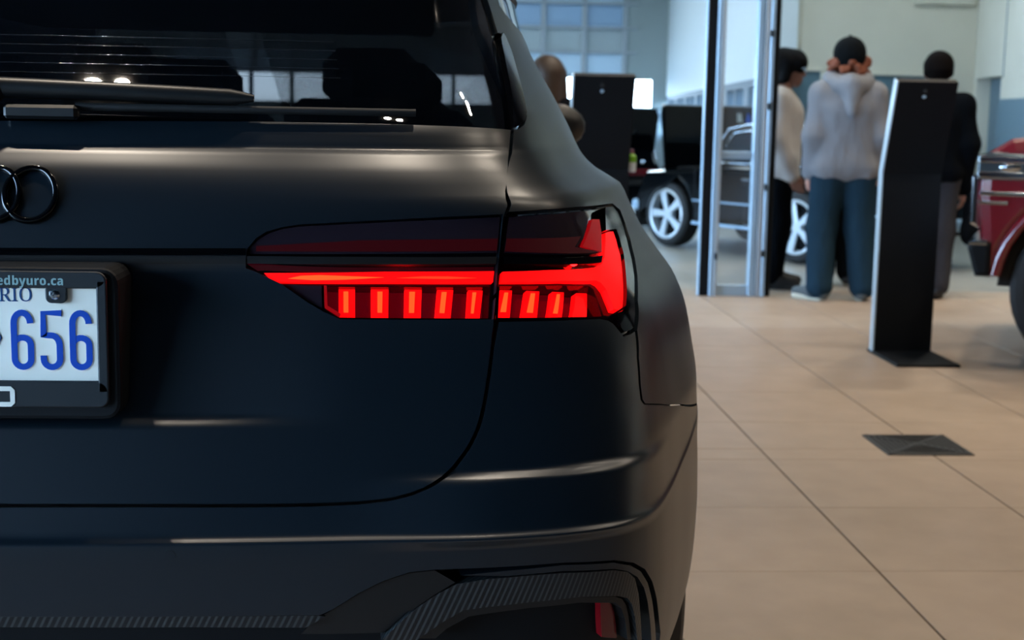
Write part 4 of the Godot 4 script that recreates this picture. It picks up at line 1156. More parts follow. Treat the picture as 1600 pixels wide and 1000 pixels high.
	for i in 8:
		var pb := MB.new()
		pb.face([Vector3(-10.3, 2.2, -9.6 - i * 2.8), Vector3(-10.3, 2.2, -12.2 - i * 2.8), Vector3(-10.3, 4.0, -12.2 - i * 2.8), Vector3(-10.3, 4.0, -9.6 - i * 2.8)], Vector3(1, 0, 0))
		add("pane", pb, M.clear, lo)
	var gr := MB.new()
	gr.rbox(Vector3(0, -0.35, -20), Vector3(160, 0.3, 160), 0.01)
	struct("ground", gr, mat(Color(0.55, 0.56, 0.52), 0.9))
func fittings() -> void:
	# pairs of small ceiling spotlights in the showroom
	var warm := Color(1.0, 0.94, 0.86)
	var head := mat(Color(0.05, 0.05, 0.055), 0.5)
	var bulb := glow(Color(1.0, 0.93, 0.85), 14.0)
	# [x, z, energy, cone, aim]; those over the wagon are narrow, one is turned towards its corner
	var down := Vector3(0, -1, 0)
	var lamps := [[-1.0, -2.39, 2.3, 28.0, down], [0.45, -2.39, 1.6, 26.0, down], [2.5, -2.1, 0.6, 12.0, Vector3(-2.4, -3.0, 0.35)]]
	for x in [1.5, 3.4, 5.4, 7.6]:
		for z in [[-3.5, 1.35], [-6.0, 1.6], [-8.4, 2.2]]: lamps.append([x, z[0], z[1] * (2.4 if x > 7.0 else 1.0), 60.0, down])
	for l in lamps:
		var t := thing("spot_lamp", "pair of small ceiling spotlights over the showroom floor", "lamp", Vector3(l[0], 4.15, l[1]), 0.0, "paired ceiling spotlights")
		var bp := MB.new()
		bp.rbox(Vector3(0, -0.015, 0), Vector3(0.22, 0.03, 0.06), 0.005)
		add("base", bp, head, t)
		var aim: Vector3 = l[4].normalized()
		var side := aim.cross(Vector3(0, 0, 1)).normalized()
		for s in [-1.0, 1.0]:
			var piv := Transform3D(Basis(side, -aim, side.cross(-aim)), Vector3(s * 0.056, -0.03, 0))
			var hb := MB.new()
			hb.lathe([Vector2(0.030, -0.035), Vector2(0.030, -0.10), Vector2(0.034, -0.10), Vector2(0.034, -0.02), Vector2(0.02, 0.0)], 16, piv)
			var hh := add("head", hb, head, t)
			var bb := MB.new()
			bb.lathe([Vector2(0.0, -0.040), Vector2(0.029, -0.040)], 16, piv)
			add("bulb", bb, bulb, hh)
			var sl := SpotLight3D.new()
			sl.name = "spot_light"
			sl.transform = Transform3D(Basis(side, side.cross(aim), -aim), piv * Vector3(0, -0.11, 0))
			sl.light_color = warm
			sl.light_energy = l[2]
			sl.light_size = 0.028
			sl.spot_angle = l[3]
			sl.spot_angle_attenuation = 0.6
			sl.spot_range = 20.0
			sl.spot_attenuation = 2.0
			sl.shadow_enabled = true
			t.add_child(sl, true)
	# light panels in the service bay
	var lum := glow(Color(0.9, 0.97, 1.0), 4.0)
	for z in [-11.6, -16.5, -21.5, -27.0]:
		for x in ([-5.0, 0.6, 3.9] if z > -12.0 else [-5.0, 1.2]):
			var t := thing("ceiling_light", "long white ceiling light panel in the service bay", "lamp", Vector3(x, 6.5, z), 0.0, "service bay light panels")
			var fr := MB.new()
			fr.rbox(Vector3(0, -0.03, 0), Vector3(1.9, 0.06, 0.42), 0.01)
			add("frame", fr, M.alu, t)
			var df := MB.new()
			df.rbox(Vector3(0, -0.065, 0), Vector3(1.8, 0.01, 0.34), 0.003)
			add("diffuser", df, lum, t)
			var al := AreaLight3D.new()
			al.name = "panel_light"
			al.position = Vector3(0, -0.08, 0)
			al.rotation = Vector3(-PI * 0.5, 0, 0)
			al.area_size = Vector2(1.8, 0.34)
			al.light_color = Color(0.86, 0.95, 1.0)
			al.light_energy = 11.0
			al.shadow_enabled = true
			t.add_child(al, true)
func kiosks() -> void:
	for k in [[Vector3(2.26, 0, -7.01), "black stand with bright left edge in front of the person in a black jacket", 0.0], [Vector3(0.675, 0, -7.03), "black stand half hidden behind the station wagon", 0.0]]:
		var t := thing("information_stand", k[1], "stand", k[0], k[2], "")
		var w := 0.303
		var bd := MB.new()
		var prof := [Vector2(0.0, 0.012), Vector2(0.0, 0.92), Vector2(0.16, 1.372), Vector2(0.115, 1.387), Vector2(-0.05, 0.93), Vector2(-0.05, 0.012)]
		# the outline lies in z-y: turned so that its thickness runs along x
		var side := Transform3D(Basis(Vector3(0, 0, 1), Vector3.UP, Vector3(-1, 0, 0)), Vector3.ZERO)
		bd.slab(prof, -w, -0.004, 0.003, side)
		add("body", bd, M.black, t)
		var ed := MB.new()
		ed.slab(prof, -0.004, 0.004, 0.001, side)
		add("edge_panel", ed, M.edge, t)
		var ft := MB.new()
		ft.rbox(Vector3(w * 0.5, 0.007, 0.16), Vector3(w + 0.012, 0.014, 0.48), 0.003)
		add("foot_plate", ft, M.black, t)
		var lk := MB.new()
		lk.lathe([Vector2(0.009, 0.0), Vector2(0.009, 0.006), Vector2(0.0, 0.007)], 14, Transform3D(Basis(Vector3(1, 0, 0), PI * 0.40), Vector3(w * 0.47, 1.30, 0.133)))
		add("lock", lk, M.alu, t)
		var sl := MB.new()
		sl.rbox(Vector3(w * 0.47, 1.333, 0.146), Vector3(0.02, 0.03, 0.004), 0.001)
		add("slot", sl, M.shell, t)

# ---------- people ----------
func nets(mb: MB, bones: Array, cell: float, k: float, keep := 0) -> void:
	# bones: [a, b, radius at a, radius at b]; their distances joined by a smooth minimum, the zero surface meshed with one vertex per crossed cell
	var lo := Vector3.ONE * 1e9
	var hi := -lo
	for b in bones:
		var r: float = maxf(b[2], b[3]) + 2.5 * cell + k
		for q in 2:
			lo = lo.min(b[q] - Vector3.ONE * r)
			hi = hi.max(b[q] + Vector3.ONE * r)
	var nx := int((hi.x - lo.x) / cell) + 2
	var ny := int((hi.y - lo.y) / cell) + 2
	var nz := int((hi.z - lo.z) / cell) + 2
	var f := PackedFloat32Array()
	f.resize(nx * ny * nz)
	var ik := 1.0 / k
	for b in bones:
		var a: Vector3 = b[0]
		var d: Vector3 = b[1] - a
		var l2 := maxf(d.length_squared(), 1e-9)
		var ra: float = b[2]
		var rb: float = b[3]
		var r := maxf(ra, rb) + 2.0 * cell + 1.5 * k
		var m0: Vector3 = (a.min(b[1]) - Vector3.ONE * r - lo) / cell
		var m1: Vector3 = (a.max(b[1]) + Vector3.ONE * r - lo) / cell
		for x in range(maxi(int(m0.x), 0), mini(int(m1.x) + 2, nx)):
			for y in range(maxi(int(m0.y), 0), mini(int(m1.y) + 2, ny)):
				var base := (x * ny + y) * nz
				for z in range(maxi(int(m0.z), 0), mini(int(m1.z) + 2, nz)):
					var p := lo + Vector3(x, y, z) * cell
					var t := clampf((p - a).dot(d) / l2, 0.0, 1.0)
					var dist := (p - a - d * t).length() - lerpf(ra, rb, t)
					if dist < r: f[base + z] += exp(-dist * ik)
	for i in f.size(): f[i] = 1.0 - f[i] # below zero inside
	var id := {}
	var sx := ny * nz
	var off := [0, sx, nz, sx + nz, 1, sx + 1, nz + 1, sx + nz + 1]
	for x in nx - 1:
		for y in ny - 1:
			var base := (x * ny + y) * nz
			for z in nz - 1:
				var c := base + z
				var v0 := f[c]
				var cnt := 0
				if v0 < 0.0: cnt = 1
				for q in range(1, 8): if f[c + off[q]] < 0.0: cnt += 1
				if cnt == 0 or cnt == 8: continue
				var s := Vector3.ZERO
				var nc := 0
				var val := []
				for q in 8: val.append(-log(maxf(1.0 - f[c + off[q]], 1e-6)) * k)
				for e in [[0, 1], [2, 3], [4, 5], [6, 7], [0, 2], [1, 3], [4, 6], [5, 7], [0, 4], [1, 5], [2, 6], [3, 7]]:
					var va: float = val[e[0]]
					var vb: float = val[e[1]]
					if (va < 0.0) == (vb < 0.0): continue
					var t := va / (va - vb)
					s += Vector3(e[0] & 1, (e[0] >> 1) & 1, e[0] >> 2).lerp(Vector3(e[1] & 1, (e[1] >> 1) & 1, e[1] >> 2), t)
					nc += 1
				var g := Vector3(val[1] + val[3] + val[5] + val[7] - val[0] - val[2] - val[4] - val[6], val[2] + val[3] + val[6] + val[7] - val[0] - val[1] - val[4] - val[5], val[4] + val[5] + val[6] + val[7] - val[0] - val[1] - val[2] - val[3])
				id[c] = mb.vt(lo + (Vector3(x, y, z) + s / nc) * cell, g.normalized(), Vector2(x * cell, y * cell))
	for c: int in id:
		for ax in 3:
			var st: int = [sx, nz, 1][ax]
			if (f[c] < 0.0) == (f[c + st] < 0.0): continue
			var p: int = [nz, 1, sx][ax]
			var q: int = [1, sx, nz][ax]
			if id.has(c - p) and id.has(c - q) and id.has(c - p - q): mb.quad(id[c], id[c - p], id[c - p - q], id[c - q])
func hand(mb: MB, wrist: Vector3, dir: Vector3, palm: Vector3, thumb: Vector3) -> void:
	# palm faces 'palm', thumb leaves the side 'thumb'; fingers slightly curled
	var b := []
	var side := thumb.normalized()
	var k0 := wrist + dir * 0.075
	b.append([wrist - dir * 0.02, wrist + dir * 0.02, 0.024, 0.022])
	for i in 4:
		var w := side * (0.028 - 0.019 * i)
		b.append([wrist + dir * 0.015 + w * 0.6, k0 + w, 0.016, 0.012])
		var l: float = [0.036, 0.042, 0.039, 0.031][i]
		var d1 := (dir + palm * 0.25).normalized()
		var d2 := (dir + palm * 0.9).normalized()
		var a := k0 + w + d1 * l
		b.append([k0 + w, a, 0.0092, 0.0084])
		b.append([a, a + d2 * l * 0.8, 0.0084, 0.0070])
	var t0 := wrist + dir * 0.02 + side * 0.024
	var t1 := t0 + (dir * 0.6 + side * 0.8 + palm * 0.3).normalized() * 0.036
	b.append([t0, t1, 0.014, 0.011])
	b.append([t1, t1 + (dir + palm * 0.4).normalized() * 0.03, 0.0105, 0.008])
	nets(mb, b, 0.0042, 0.004)
func person(label: String, at: Vector3, turn: float, H: float, J: Dictionary, W: Dictionary) -> Node3D:
	# J overrides joints of a standing figure 1.75 m tall that faces +z; W says what it wears
	var t := thing("person", label, "person", at, turn)
	var s := H / 1.75
	var D := {"pelvis": Vector3(0, 0.94, 0), "waist": Vector3(0, 1.08, 0.0), "chest": Vector3(0, 1.30, -0.005), "neck": Vector3(0, 1.47, -0.02), "head": Vector3(0, 1.635, 0.01), "look": Vector3(0, 0, 1)}
	for side in [["l", 1.0], ["r", -1.0]]:
		D["sh" + side[0]] = Vector3(0.185 * side[1], 1.41, -0.02)
		D["el" + side[0]] = Vector3(0.245 * side[1], 1.13, -0.03)
		D["wr" + side[0]] = Vector3(0.245 * side[1], 0.885, 0.02)
		D["hp" + side[0]] = Vector3(0.09 * side[1], 0.92, 0)
		D["kn" + side[0]] = Vector3(0.105 * side[1], 0.50, 0.015)
		D["an" + side[0]] = Vector3(0.115 * side[1], 0.085, -0.02)
		D["to" + side[0]] = Vector3(0.135 * side[1], 0.04, 0.16)
	for key in J: D[key] = J[key]
	for key in D: if key != "look": D[key] *= s
	var skin: StandardMaterial3D = W.skin
	var hd: Vector3 = D.head
	var lk: Vector3 = D.look.normalized()
	var sd := Vector3.UP.cross(lk).normalized()
	# body
	var mb := MB.new()
	var b := [[D.pelvis, D.waist, 0.098, 0.10], [D.waist, D.chest, 0.10, 0.115], [D.chest, D.neck, 0.11, 0.055], [D.shl, D.shr, 0.06, 0.06], [D.neck, hd - Vector3(0, 0.05, 0), 0.052, 0.05], [D.hpl, D.hpr, 0.085, 0.085]]
	for q in ["l", "r"]:
		b.append_array([[D["sh" + q], D["el" + q], 0.052, 0.042], [D["el" + q], D["wr" + q], 0.042, 0.029], [D["hp" + q], D["kn" + q], 0.085, 0.056], [D["kn" + q], D["an" + q], 0.055, 0.04], [D["an" + q], D["to" + q], 0.042, 0.03]])
	nets(mb, b, 0.018, 0.02)
	var h := [[hd + Vector3(0, 0.035, 0) - lk * 0.02, hd + Vector3(0, 0.03, 0) + lk * 0.02, 0.088, 0.082], [hd - Vector3(0, 0.03, 0) + lk * 0.03, hd - Vector3(0, 0.075, 0) + lk * 0.055, 0.062, 0.036], [hd - Vector3(0, 0.05, 0), D.neck, 0.05, 0.05],
		[hd + Vector3(0, 0.01, 0) + lk * 0.092, hd - Vector3(0, 0.022, 0) + lk * 0.108, 0.009, 0.014], [hd - Vector3(0, 0.056, 0) + lk * 0.085 - sd * 0.012, hd - Vector3(0, 0.056, 0) + lk * 0.085 + sd * 0.012, 0.011, 0.011]]
	for e in [1.0, -1.0]: h.append([hd + sd * 0.08 * e + Vector3(0, 0.018, 0) - lk * 0.01, hd + sd * 0.078 * e - Vector3(0, 0.018, 0), 0.016, 0.011])
	nets(mb, h, 0.0065, 0.008)
	for q in [["l", 1.0], ["r", -1.0]]:
		var dir: Vector3 = (D["wr" + q[0]] - D["el" + q[0]]).normalized()
		hand(mb, D["wr" + q[0]], dir, Vector3(-q[1], 0, 0), Vector3(0, 0, 1))
	add("body", mb, skin, t)
	for e in [1.0, -1.0]:
		var eb := MB.new()
		eb.ball(hd + sd * 0.033 * e + Vector3(0, 0.012, 0) + lk * 0.084, Vector3.ONE * 0.012, 10, 7)
		add("eye", eb, M.black, t)
	# trousers
	var tb := MB.new()
	var tr: float = W.get("loose", 1.0)
	var leg := [[D.pelvis + Vector3(0, 0.03, 0), D.pelvis, 0.112, 0.115], [D.hpl, D.hpr, 0.105, 0.105]]
	for q in ["l", "r"]:
		var an: Vector3 = D["an" + q]
		leg.append([D["hp" + q], D["kn" + q], 0.103 * tr, 0.086 * tr])
		leg.append([D["kn" + q], an + Vector3(0, 0.015, 0), 0.086 * tr, 0.078 * tr])
	nets(tb, leg, 0.014, 0.016)
	add("trousers", tb, W.trousers, t)
	# top
	var pb := MB.new()
	var hem: float = W.get("hem", 0.84) * s
	var g: float = W.get("bulk", 1.0)
	var wd: float = W.get("wide", 0.07) * s
	var top := [[D.chest + Vector3(wd, 0, 0), D.chest - Vector3(wd, 0, 0), 0.135 * g, 0.135 * g], [D.chest, D.neck - Vector3(0, 0.03, 0), 0.12 * g, 0.085], [D.shl, D.shr, 0.078 * g, 0.078 * g]]
	for e in [1.0, 0.0, -1.0]: top.append([Vector3(e * wd * 1.35, hem + 0.125 + (0.03 if e == 0.0 else 0.0), D.pelvis.z), D.chest + Vector3(e * wd, 0, 0), 0.132 * g, 0.135 * g])
	for e in [-0.05, 0.05]: top.append([Vector3(wd * 2.3, hem + 0.07, e), Vector3(-wd * 2.3, hem + 0.07, e), 0.066, 0.066])
	top.append([Vector3(wd * 1.5, hem + 0.075, D.pelvis.z), Vector3(-wd * 1.5, hem + 0.075, D.pelvis.z), 0.098 * g, 0.098 * g])
	for q in ["l", "r"]:
		top.append([D["sh" + q], D["el" + q], 0.078 * g, 0.068 * g])
		top.append([D["el" + q], D["wr" + q], 0.068 * g, 0.052 * g])
	nets(pb, top, 0.013, 0.022)
	add(W.get("top_name", "sweater"), pb, W.top, t)
	if W.has("hood"):
		var hb := MB.new()
		var nk: Vector3 = D.neck
		var pts := []
		for i in 9:
			var a := PI * (i / 8.0) * 1.5 - PI * 0.25
			pts.append(nk + (Vector3(cos(a) * 0.112, 0.035 - 0.05 * sin(a), -sin(a) * 0.10 + 0.02)))
		var hbn := []
		for i in 8: hbn.append([pts[i], pts[i + 1], 0.036 + 0.014 * sin(PI * i / 8.0), 0.036 + 0.014 * sin(PI * (i + 1) / 8.0)])
		hbn.append([nk + Vector3(0, 0.0, -0.11), nk + Vector3(0, -0.17, -0.145), 0.07, 0.035])
		nets(hb, hbn, 0.012, 0.018)
		add("hood", hb, W.top, t)
		var wb := MB.new()
		nets(wb, [[Vector3(wd * 3.0, hem + 0.05, 0), Vector3(-wd * 3.0, hem + 0.05, 0), 0.05, 0.05], [Vector3(wd * 2.2, hem + 0.05, 0.075), Vector3(-wd * 2.2, hem + 0.05, 0.075), 0.05, 0.05], [Vector3(wd * 2.2, hem + 0.05, -0.075), Vector3(-wd * 2.2, hem + 0.05, -0.075), 0.05, 0.05]], 0.012, 0.02)
		add("hem_band", wb, W.top, t)
		for q in ["l", "r"]:
			var cb := MB.new()
			var wr: Vector3 = D["wr" + q]
			var el: Vector3 = D["el" + q]
			nets(cb, [[wr.lerp(el, 0.02), wr.lerp(el, 0.24), 0.046, 0.05]], 0.011, 0.01)
			add("cuff", cb, W.top, t)
	# shoes
	for q in ["l", "r"]:
		var sb := MB.new()
		var an: Vector3 = D["an" + q]
		var to: Vector3 = D["to" + q]
		var fl := Vector3(to.x - an.x, 0, to.z - an.z).normalized()
		nets(sb, [[Vector3(an.x, 0.052, an.z) - fl * 0.03, Vector3(an.x, 0.06, an.z) + fl * 0.05, 0.044, 0.044], [Vector3(an.x, 0.055, an.z) + fl * 0.05, Vector3(to.x, 0.042, to.z), 0.046, 0.036], [Vector3(an.x, 0.10, an.z), Vector3(an.x, 0.06, an.z), 0.044, 0.045]], 0.011, 0.014)
		var sh := add("shoe", sb, W.shoe, t)
		var so := MB.new()
		nets(so, [[Vector3(an.x, 0.019, an.z) - fl * 0.035, Vector3(to.x, 0.019, to.z) + fl * 0.005, 0.019, 0.019], [Vector3(an.x, 0.019, an.z) + fl * 0.03 + fl.cross(Vector3.UP) * 0.026, Vector3(to.x, 0.019, to.z) + fl.cross(Vector3.UP) * 0.02, 0.019, 0.019], [Vector3(an.x, 0.019, an.z) - fl * 0.02 - fl.cross(Vector3.UP) * 0.022, Vector3(to.x, 0.019, to.z) - fl.cross(Vector3.UP) * 0.022, 0.019, 0.019]], 0.010, 0.008)
		add("sole", so, W.get("sole", W.shoe), sh)
	# hair and cap
	var hbm := MB.new()
	var hair := []
	if W.get("hair_kind", "short") == "short":
		hair = [[hd + Vector3(0, 0.055, 0) - lk * 0.03, hd + Vector3(0, 0.055, 0) + lk * 0.03, 0.094, 0.088], [hd - lk * 0.045 + Vector3(0, 0.02, 0), hd - lk * 0.045 - Vector3(0, 0.035, 0), 0.084, 0.062], [hd + Vector3(0, 0.07, 0) + lk * 0.06 - sd * 0.03, hd + Vector3(0, 0.07, 0) + lk * 0.06 + sd * 0.03, 0.045, 0.045]]
		for e in [1.0, -1.0]: hair.append([hd + sd * e * 0.055 + Vector3(0, 0.05, 0), hd + sd * e * 0.068 + Vector3(0, 0.0, 0) - lk * 0.02, 0.04, 0.028])
	elif W.hair_kind == "bowl":
		hair = [[hd + Vector3(0, 0.055, 0) - lk * 0.035, hd + Vector3(0, 0.055, 0) + lk * 0.035, 0.102, 0.094], [hd - lk * 0.05 + Vector3(0, 0.03, 0), hd - lk * 0.055 - Vector3(0, 0.075, 0), 0.088, 0.062], [hd + Vector3(0, 0.055, 0) + lk * 0.075 - sd * 0.045, hd + Vector3(0, 0.055, 0) + lk * 0.075 + sd * 0.045, 0.042, 0.042]]
		for e in [1.0, -1.0]: hair.append([hd + sd * e * 0.062 + Vector3(0, 0.05, 0), hd + sd * e * 0.072 - Vector3(0, 0.055, 0) - lk * 0.02, 0.045, 0.036])
	elif W.hair_kind == "long":
		hair = [[hd + Vector3(0, 0.05, 0) - lk * 0.02, hd + Vector3(0, 0.05, 0) + lk * 0.02, 0.10, 0.09], [hd - lk * 0.04 + Vector3(0, 0.03, 0), hd - lk * 0.075 - Vector3(0, 0.33, 0), 0.092, 0.085]]
		for e in [1.0, -1.0]: hair.append([hd + sd * e * 0.06 + Vector3(0, 0.04, 0), hd + sd * e * 0.095 - Vector3(0, 0.30, 0) - lk * 0.03, 0.05, 0.045])
	else: # curls showing below a cap
		var rg := RandomNumberGenerator.new()
		rg.seed = 11
		for i in 34:
			var a := lerpf(-0.72 * PI, 0.72 * PI, rg.randf())
			var dirv := (-lk * cos(a) + sd * sin(a))
			var p := hd + dirv * (0.082 + 0.014 * rg.randf()) + Vector3(0, lerpf(-0.075, 0.015, rg.randf()), 0)
			var flare := dirv * (0.032 if absf(a) > 1.1 else 0.012)
			hair.append([p, p + flare - Vector3(0, 0.01, 0), 0.026, 0.020])
	nets(hbm, hair, 0.008, 0.008 if W.get("hair_kind", "") != "curls" else 0.005)
	add("hair", hbm, W.hair, t)
	if W.has("cap"):
		var cb := MB.new()
		nets(cb, [[hd + Vector3(0, 0.055, 0) - lk * 0.02, hd + Vector3(0, 0.06, 0) + lk * 0.03, 0.101, 0.095], [hd + Vector3(0, 0.02, 0) - lk * 0.02, hd + Vector3(0, 0.03, 0) + lk * 0.02, 0.1, 0.095]], 0.009, 0.008)
		var cm := add("cap", cb, W.cap, t)
		var pk := MB.new()
		nets(pk, [[hd + Vector3(0, 0.04, 0) + lk * 0.1 - sd * 0.05, hd + Vector3(0, 0.04, 0) + lk * 0.1 + sd * 0.05, 0.012, 0.012], [hd + Vector3(0, 0.035, 0) + lk * 0.16 - sd * 0.035, hd + Vector3(0, 0.035, 0) + lk * 0.16 + sd * 0.035, 0.011, 0.011], [hd + Vector3(0, 0.04, 0) + lk * 0.1, hd + Vector3(0, 0.035, 0) + lk * 0.165, 0.012, 0.012]], 0.008, 0.02)
		add("peak", pk, W.cap, cm)
		var bt := MB.new()
		bt.ball(hd + Vector3(0, 0.16, 0), Vector3(0.011, 0.006, 0.011), 10, 6)
		add("button", bt, W.cap, cm)
	if W.has("glasses"):
		var gb := MB.new()
		for e in [1.0, -1.0]:
			var ring := []
			for i in 18:
				var w := TAU * i / 18
				ring.append(hd + sd * (0.036 * e + 0.025 * cos(w)) + Vector3(0, 0.010 + 0.021 * sin(w), 0) + lk * 0.112)
			gb.tube(ring, 0.0028, 6, true, 1.0, lk)
			gb.tube([hd + sd * 0.062 * e + Vector3(0, 0.016, 0) + lk * 0.112, hd + sd * 0.085 * e + Vector3(0, 0.016, 0) - lk * 0.01], 0.0028, 6)
		gb.tube([hd + sd * 0.012 + Vector3(0, 0.014, 0) + lk * 0.113, hd - sd * 0.012 + Vector3(0, 0.014, 0) + lk * 0.113], 0.0028, 6)
		add("glasses", gb, M.alu, t)
	return t
func cloth(c: Color, bump := 0.6) -> StandardMaterial3D:
	var m := mat(c, 0.9, 0.0, 0.5 if c.v > 0.3 else 0.15)
	m.heightmap_enabled = true
	m.heightmap_texture = noise_tex(0.015, Color.BLACK, Color.WHITE, 256, 21, 3)
	m.heightmap_scale = 1.6 * bump
	m.uv1_triplanar = true
	m.uv1_scale = Vector3(2.6, 1.1, 2.6)
	m.rim_enabled = c.v > 0.3
	m.rim = 0.2
	return m
func people() -> void:
	var skin := mat(Color(0.66, 0.47, 0.38), 0.55)
	var pale := mat(Color(0.72, 0.52, 0.45), 0.55)
	var tan_ := mat(Color(0.45, 0.30, 0.24), 0.55)
	# man in the grey hoodie, seen from behind
	person("person from behind in a grey hoodie, blue jeans and black cap over ginger curls", Vector3(2.685, 0, -9.13), PI - 0.1, 1.67,
		{"shl": Vector3(0.178, 1.41, -0.02), "shr": Vector3(-0.178, 1.41, -0.02), "ell": Vector3(0.226, 1.13, -0.04), "elr": Vector3(-0.226, 1.13, -0.04), "wrl": Vector3(0.228, 0.875, 0.05), "wrr": Vector3(-0.228, 0.875, 0.05),
		"hpl": Vector3(0.10, 0.92, 0), "hpr": Vector3(-0.10, 0.92, 0), "knl": Vector3(0.13, 0.50, 0.02), "knr": Vector3(-0.13, 0.50, 0.02), "anl": Vector3(-0.06 + 0.2, 0.085, -0.06), "anr": Vector3(-0.16, 0.085, -0.03), "tol": Vector3(0.27, 0.04, 0.09), "tor": Vector3(-0.20, 0.04, 0.14)},
		{"skin": pale, "trousers": cloth(Color(0.115, 0.19, 0.24)), "top": cloth(Color(0.43, 0.44, 0.46)), "top_name": "hoodie", "hood": true, "shoe": mat(Color(0.30, 0.33, 0.34), 0.8), "sole": mat(Color(0.80, 0.78, 0.70), 0.7), "hair": mat(Color(0.42, 0.20, 0.09), 0.7), "hair_kind": "curls", "cap": mat(Color(0.03, 0.045, 0.055), 0.9, 0.0, 0.2), "loose": 1.12, "hem": 0.83, "bulk": 0.93, "wide": 0.062})
	# man in the pale jumper, in profile
	person("person in profile with dark hair, glasses, cream jumper and black trousers", Vector3(2.42, 0, -9.80), PI * 0.5 - 0.25, 1.62,
		{"ell": Vector3(0.235, 1.13, -0.01), "wrl": Vector3(0.215, 0.88, 0.08), "elr": Vector3(-0.24, 1.13, -0.03), "wrr": Vector3(-0.215, 0.865, 0.10), "look": Vector3(-0.05, -0.05, 1), "head": Vector3(0, 1.635, 0.04), "tol": Vector3(0.135, 0.04, 0.17)},
		{"skin": tan_, "trousers": cloth(Color(0.02, 0.03, 0.045)), "top": cloth(Color(0.66, 0.64, 0.62)), "shoe": mat(Color(0.025, 0.03, 0.035), 0.6), "hair": mat(Color(0.02, 0.022, 0.028), 0.7, 0.0, 0.2), "hair_kind": "bowl", "glasses": true, "hem": 0.85})
	# man in the black jacket behind the stand
	var bj := person("person with curly dark hair in a black jacket and grey trousers behind the stand", Vector3(3.33, 0, -9.28), PI - 0.25, 1.60,
		{"wrr": Vector3(-0.235, 0.80, 0.06), "anl": Vector3(0.08, 0.085, -0.02), "anr": Vector3(-0.08, 0.085, -0.02), "knl": Vector3(0.09, 0.5, 0.015), "knr": Vector3(-0.09, 0.5, 0.015), "tol": Vector3(0.09, 0.04, 0.15), "tor": Vector3(-0.09, 0.04, 0.15), "wrl": Vector3(0.235, 0.88, 0.08)},
		{"skin": pale, "trousers": cloth(Color(0.20, 0.20, 0.22)), "top": cloth(Color(0.022, 0.035, 0.055)), "top_name": "jacket", "shoe": mat(Color(0.02, 0.022, 0.026), 0.5), "hair": mat(Color(0.045, 0.032, 0.03), 0.8, 0.0, 0.15), "hair_kind": "short", "hem": 0.84, "wide": 0.05, "bulk": 0.9})
	# bag hanging from his right hand
	var bg := thing("shoulder_bag", "dark bag hanging beside the person in the black jacket", "bag", Vector3(3.655, 0.40, -9.24), 0.2)
	var mb := MB.new()
	nets(mb, [[Vector3(-0.05, 0.08, 0), Vector3(-0.05, 0.24, 0), 0.075, 0.06], [Vector3(0.05, 0.08, 0), Vector3(0.05, 0.24, 0), 0.075, 0.06], [Vector3(-0.06, 0.02, 0), Vector3(0.06, 0.02, 0), 0.06, 0.06]], 0.012, 0.02)
	add("bag_body", mb, cloth(Color(0.03, 0.035, 0.045)), bg)
	var st := MB.new()
	st.tube([Vector3(-0.075, 0.26, 0), Vector3(-0.045, 0.36, 0), Vector3(0.0, 0.385, 0), Vector3(0.045, 0.36, 0), Vector3(0.075, 0.26, 0)], 0.008, 6)
	add("strap", st, M.black, bg)
	var tg := MB.new()
	tg.rbox(Vector3(-0.035, 0.335, 0.012), Vector3(0.03, 0.07, 0.012), 0.004)
	add("tag", tg, mat(Color(0.45, 0.12, 0.14), 0.6), bg)
	# someone beyond the hoodie, only trainers and legs in view
	person("person in black trousers and white trainers, hidden behind the hooded one", Vector3(2.91, 0, -9.98), PI * 0.95, 1.58,
		{"anl": Vector3(0.10, 0.085, -0.02), "anr": Vector3(-0.10, 0.085, -0.02)},
		{"skin": skin, "trousers": cloth(Color(0.02, 0.03, 0.04)), "top": cloth(Color(0.03, 0.035, 0.045)), "shoe": mat(Color(0.03, 0.03, 0.035), 0.6), "sole": mat(Color(0.8, 0.8, 0.78), 0.6), "hair": mat(Color(0.03, 0.025, 0.02), 0.7), "hair_kind": "short"})
	# woman with long hair beyond the car
	person("person with long brown hair beyond the station wagon", Vector3(0.655, 0, -8.2), PI - 0.2, 1.47,
		{}, {"skin": pale, "trousers": cloth(Color(0.03, 0.035, 0.05)), "top": cloth(Color(0.05, 0.05, 0.06)), "shoe": mat(Color(0.03, 0.03, 0.03), 0.6), "hair": mat(Color(0.20, 0.125, 0.06), 0.55), "hair_kind": "long"})

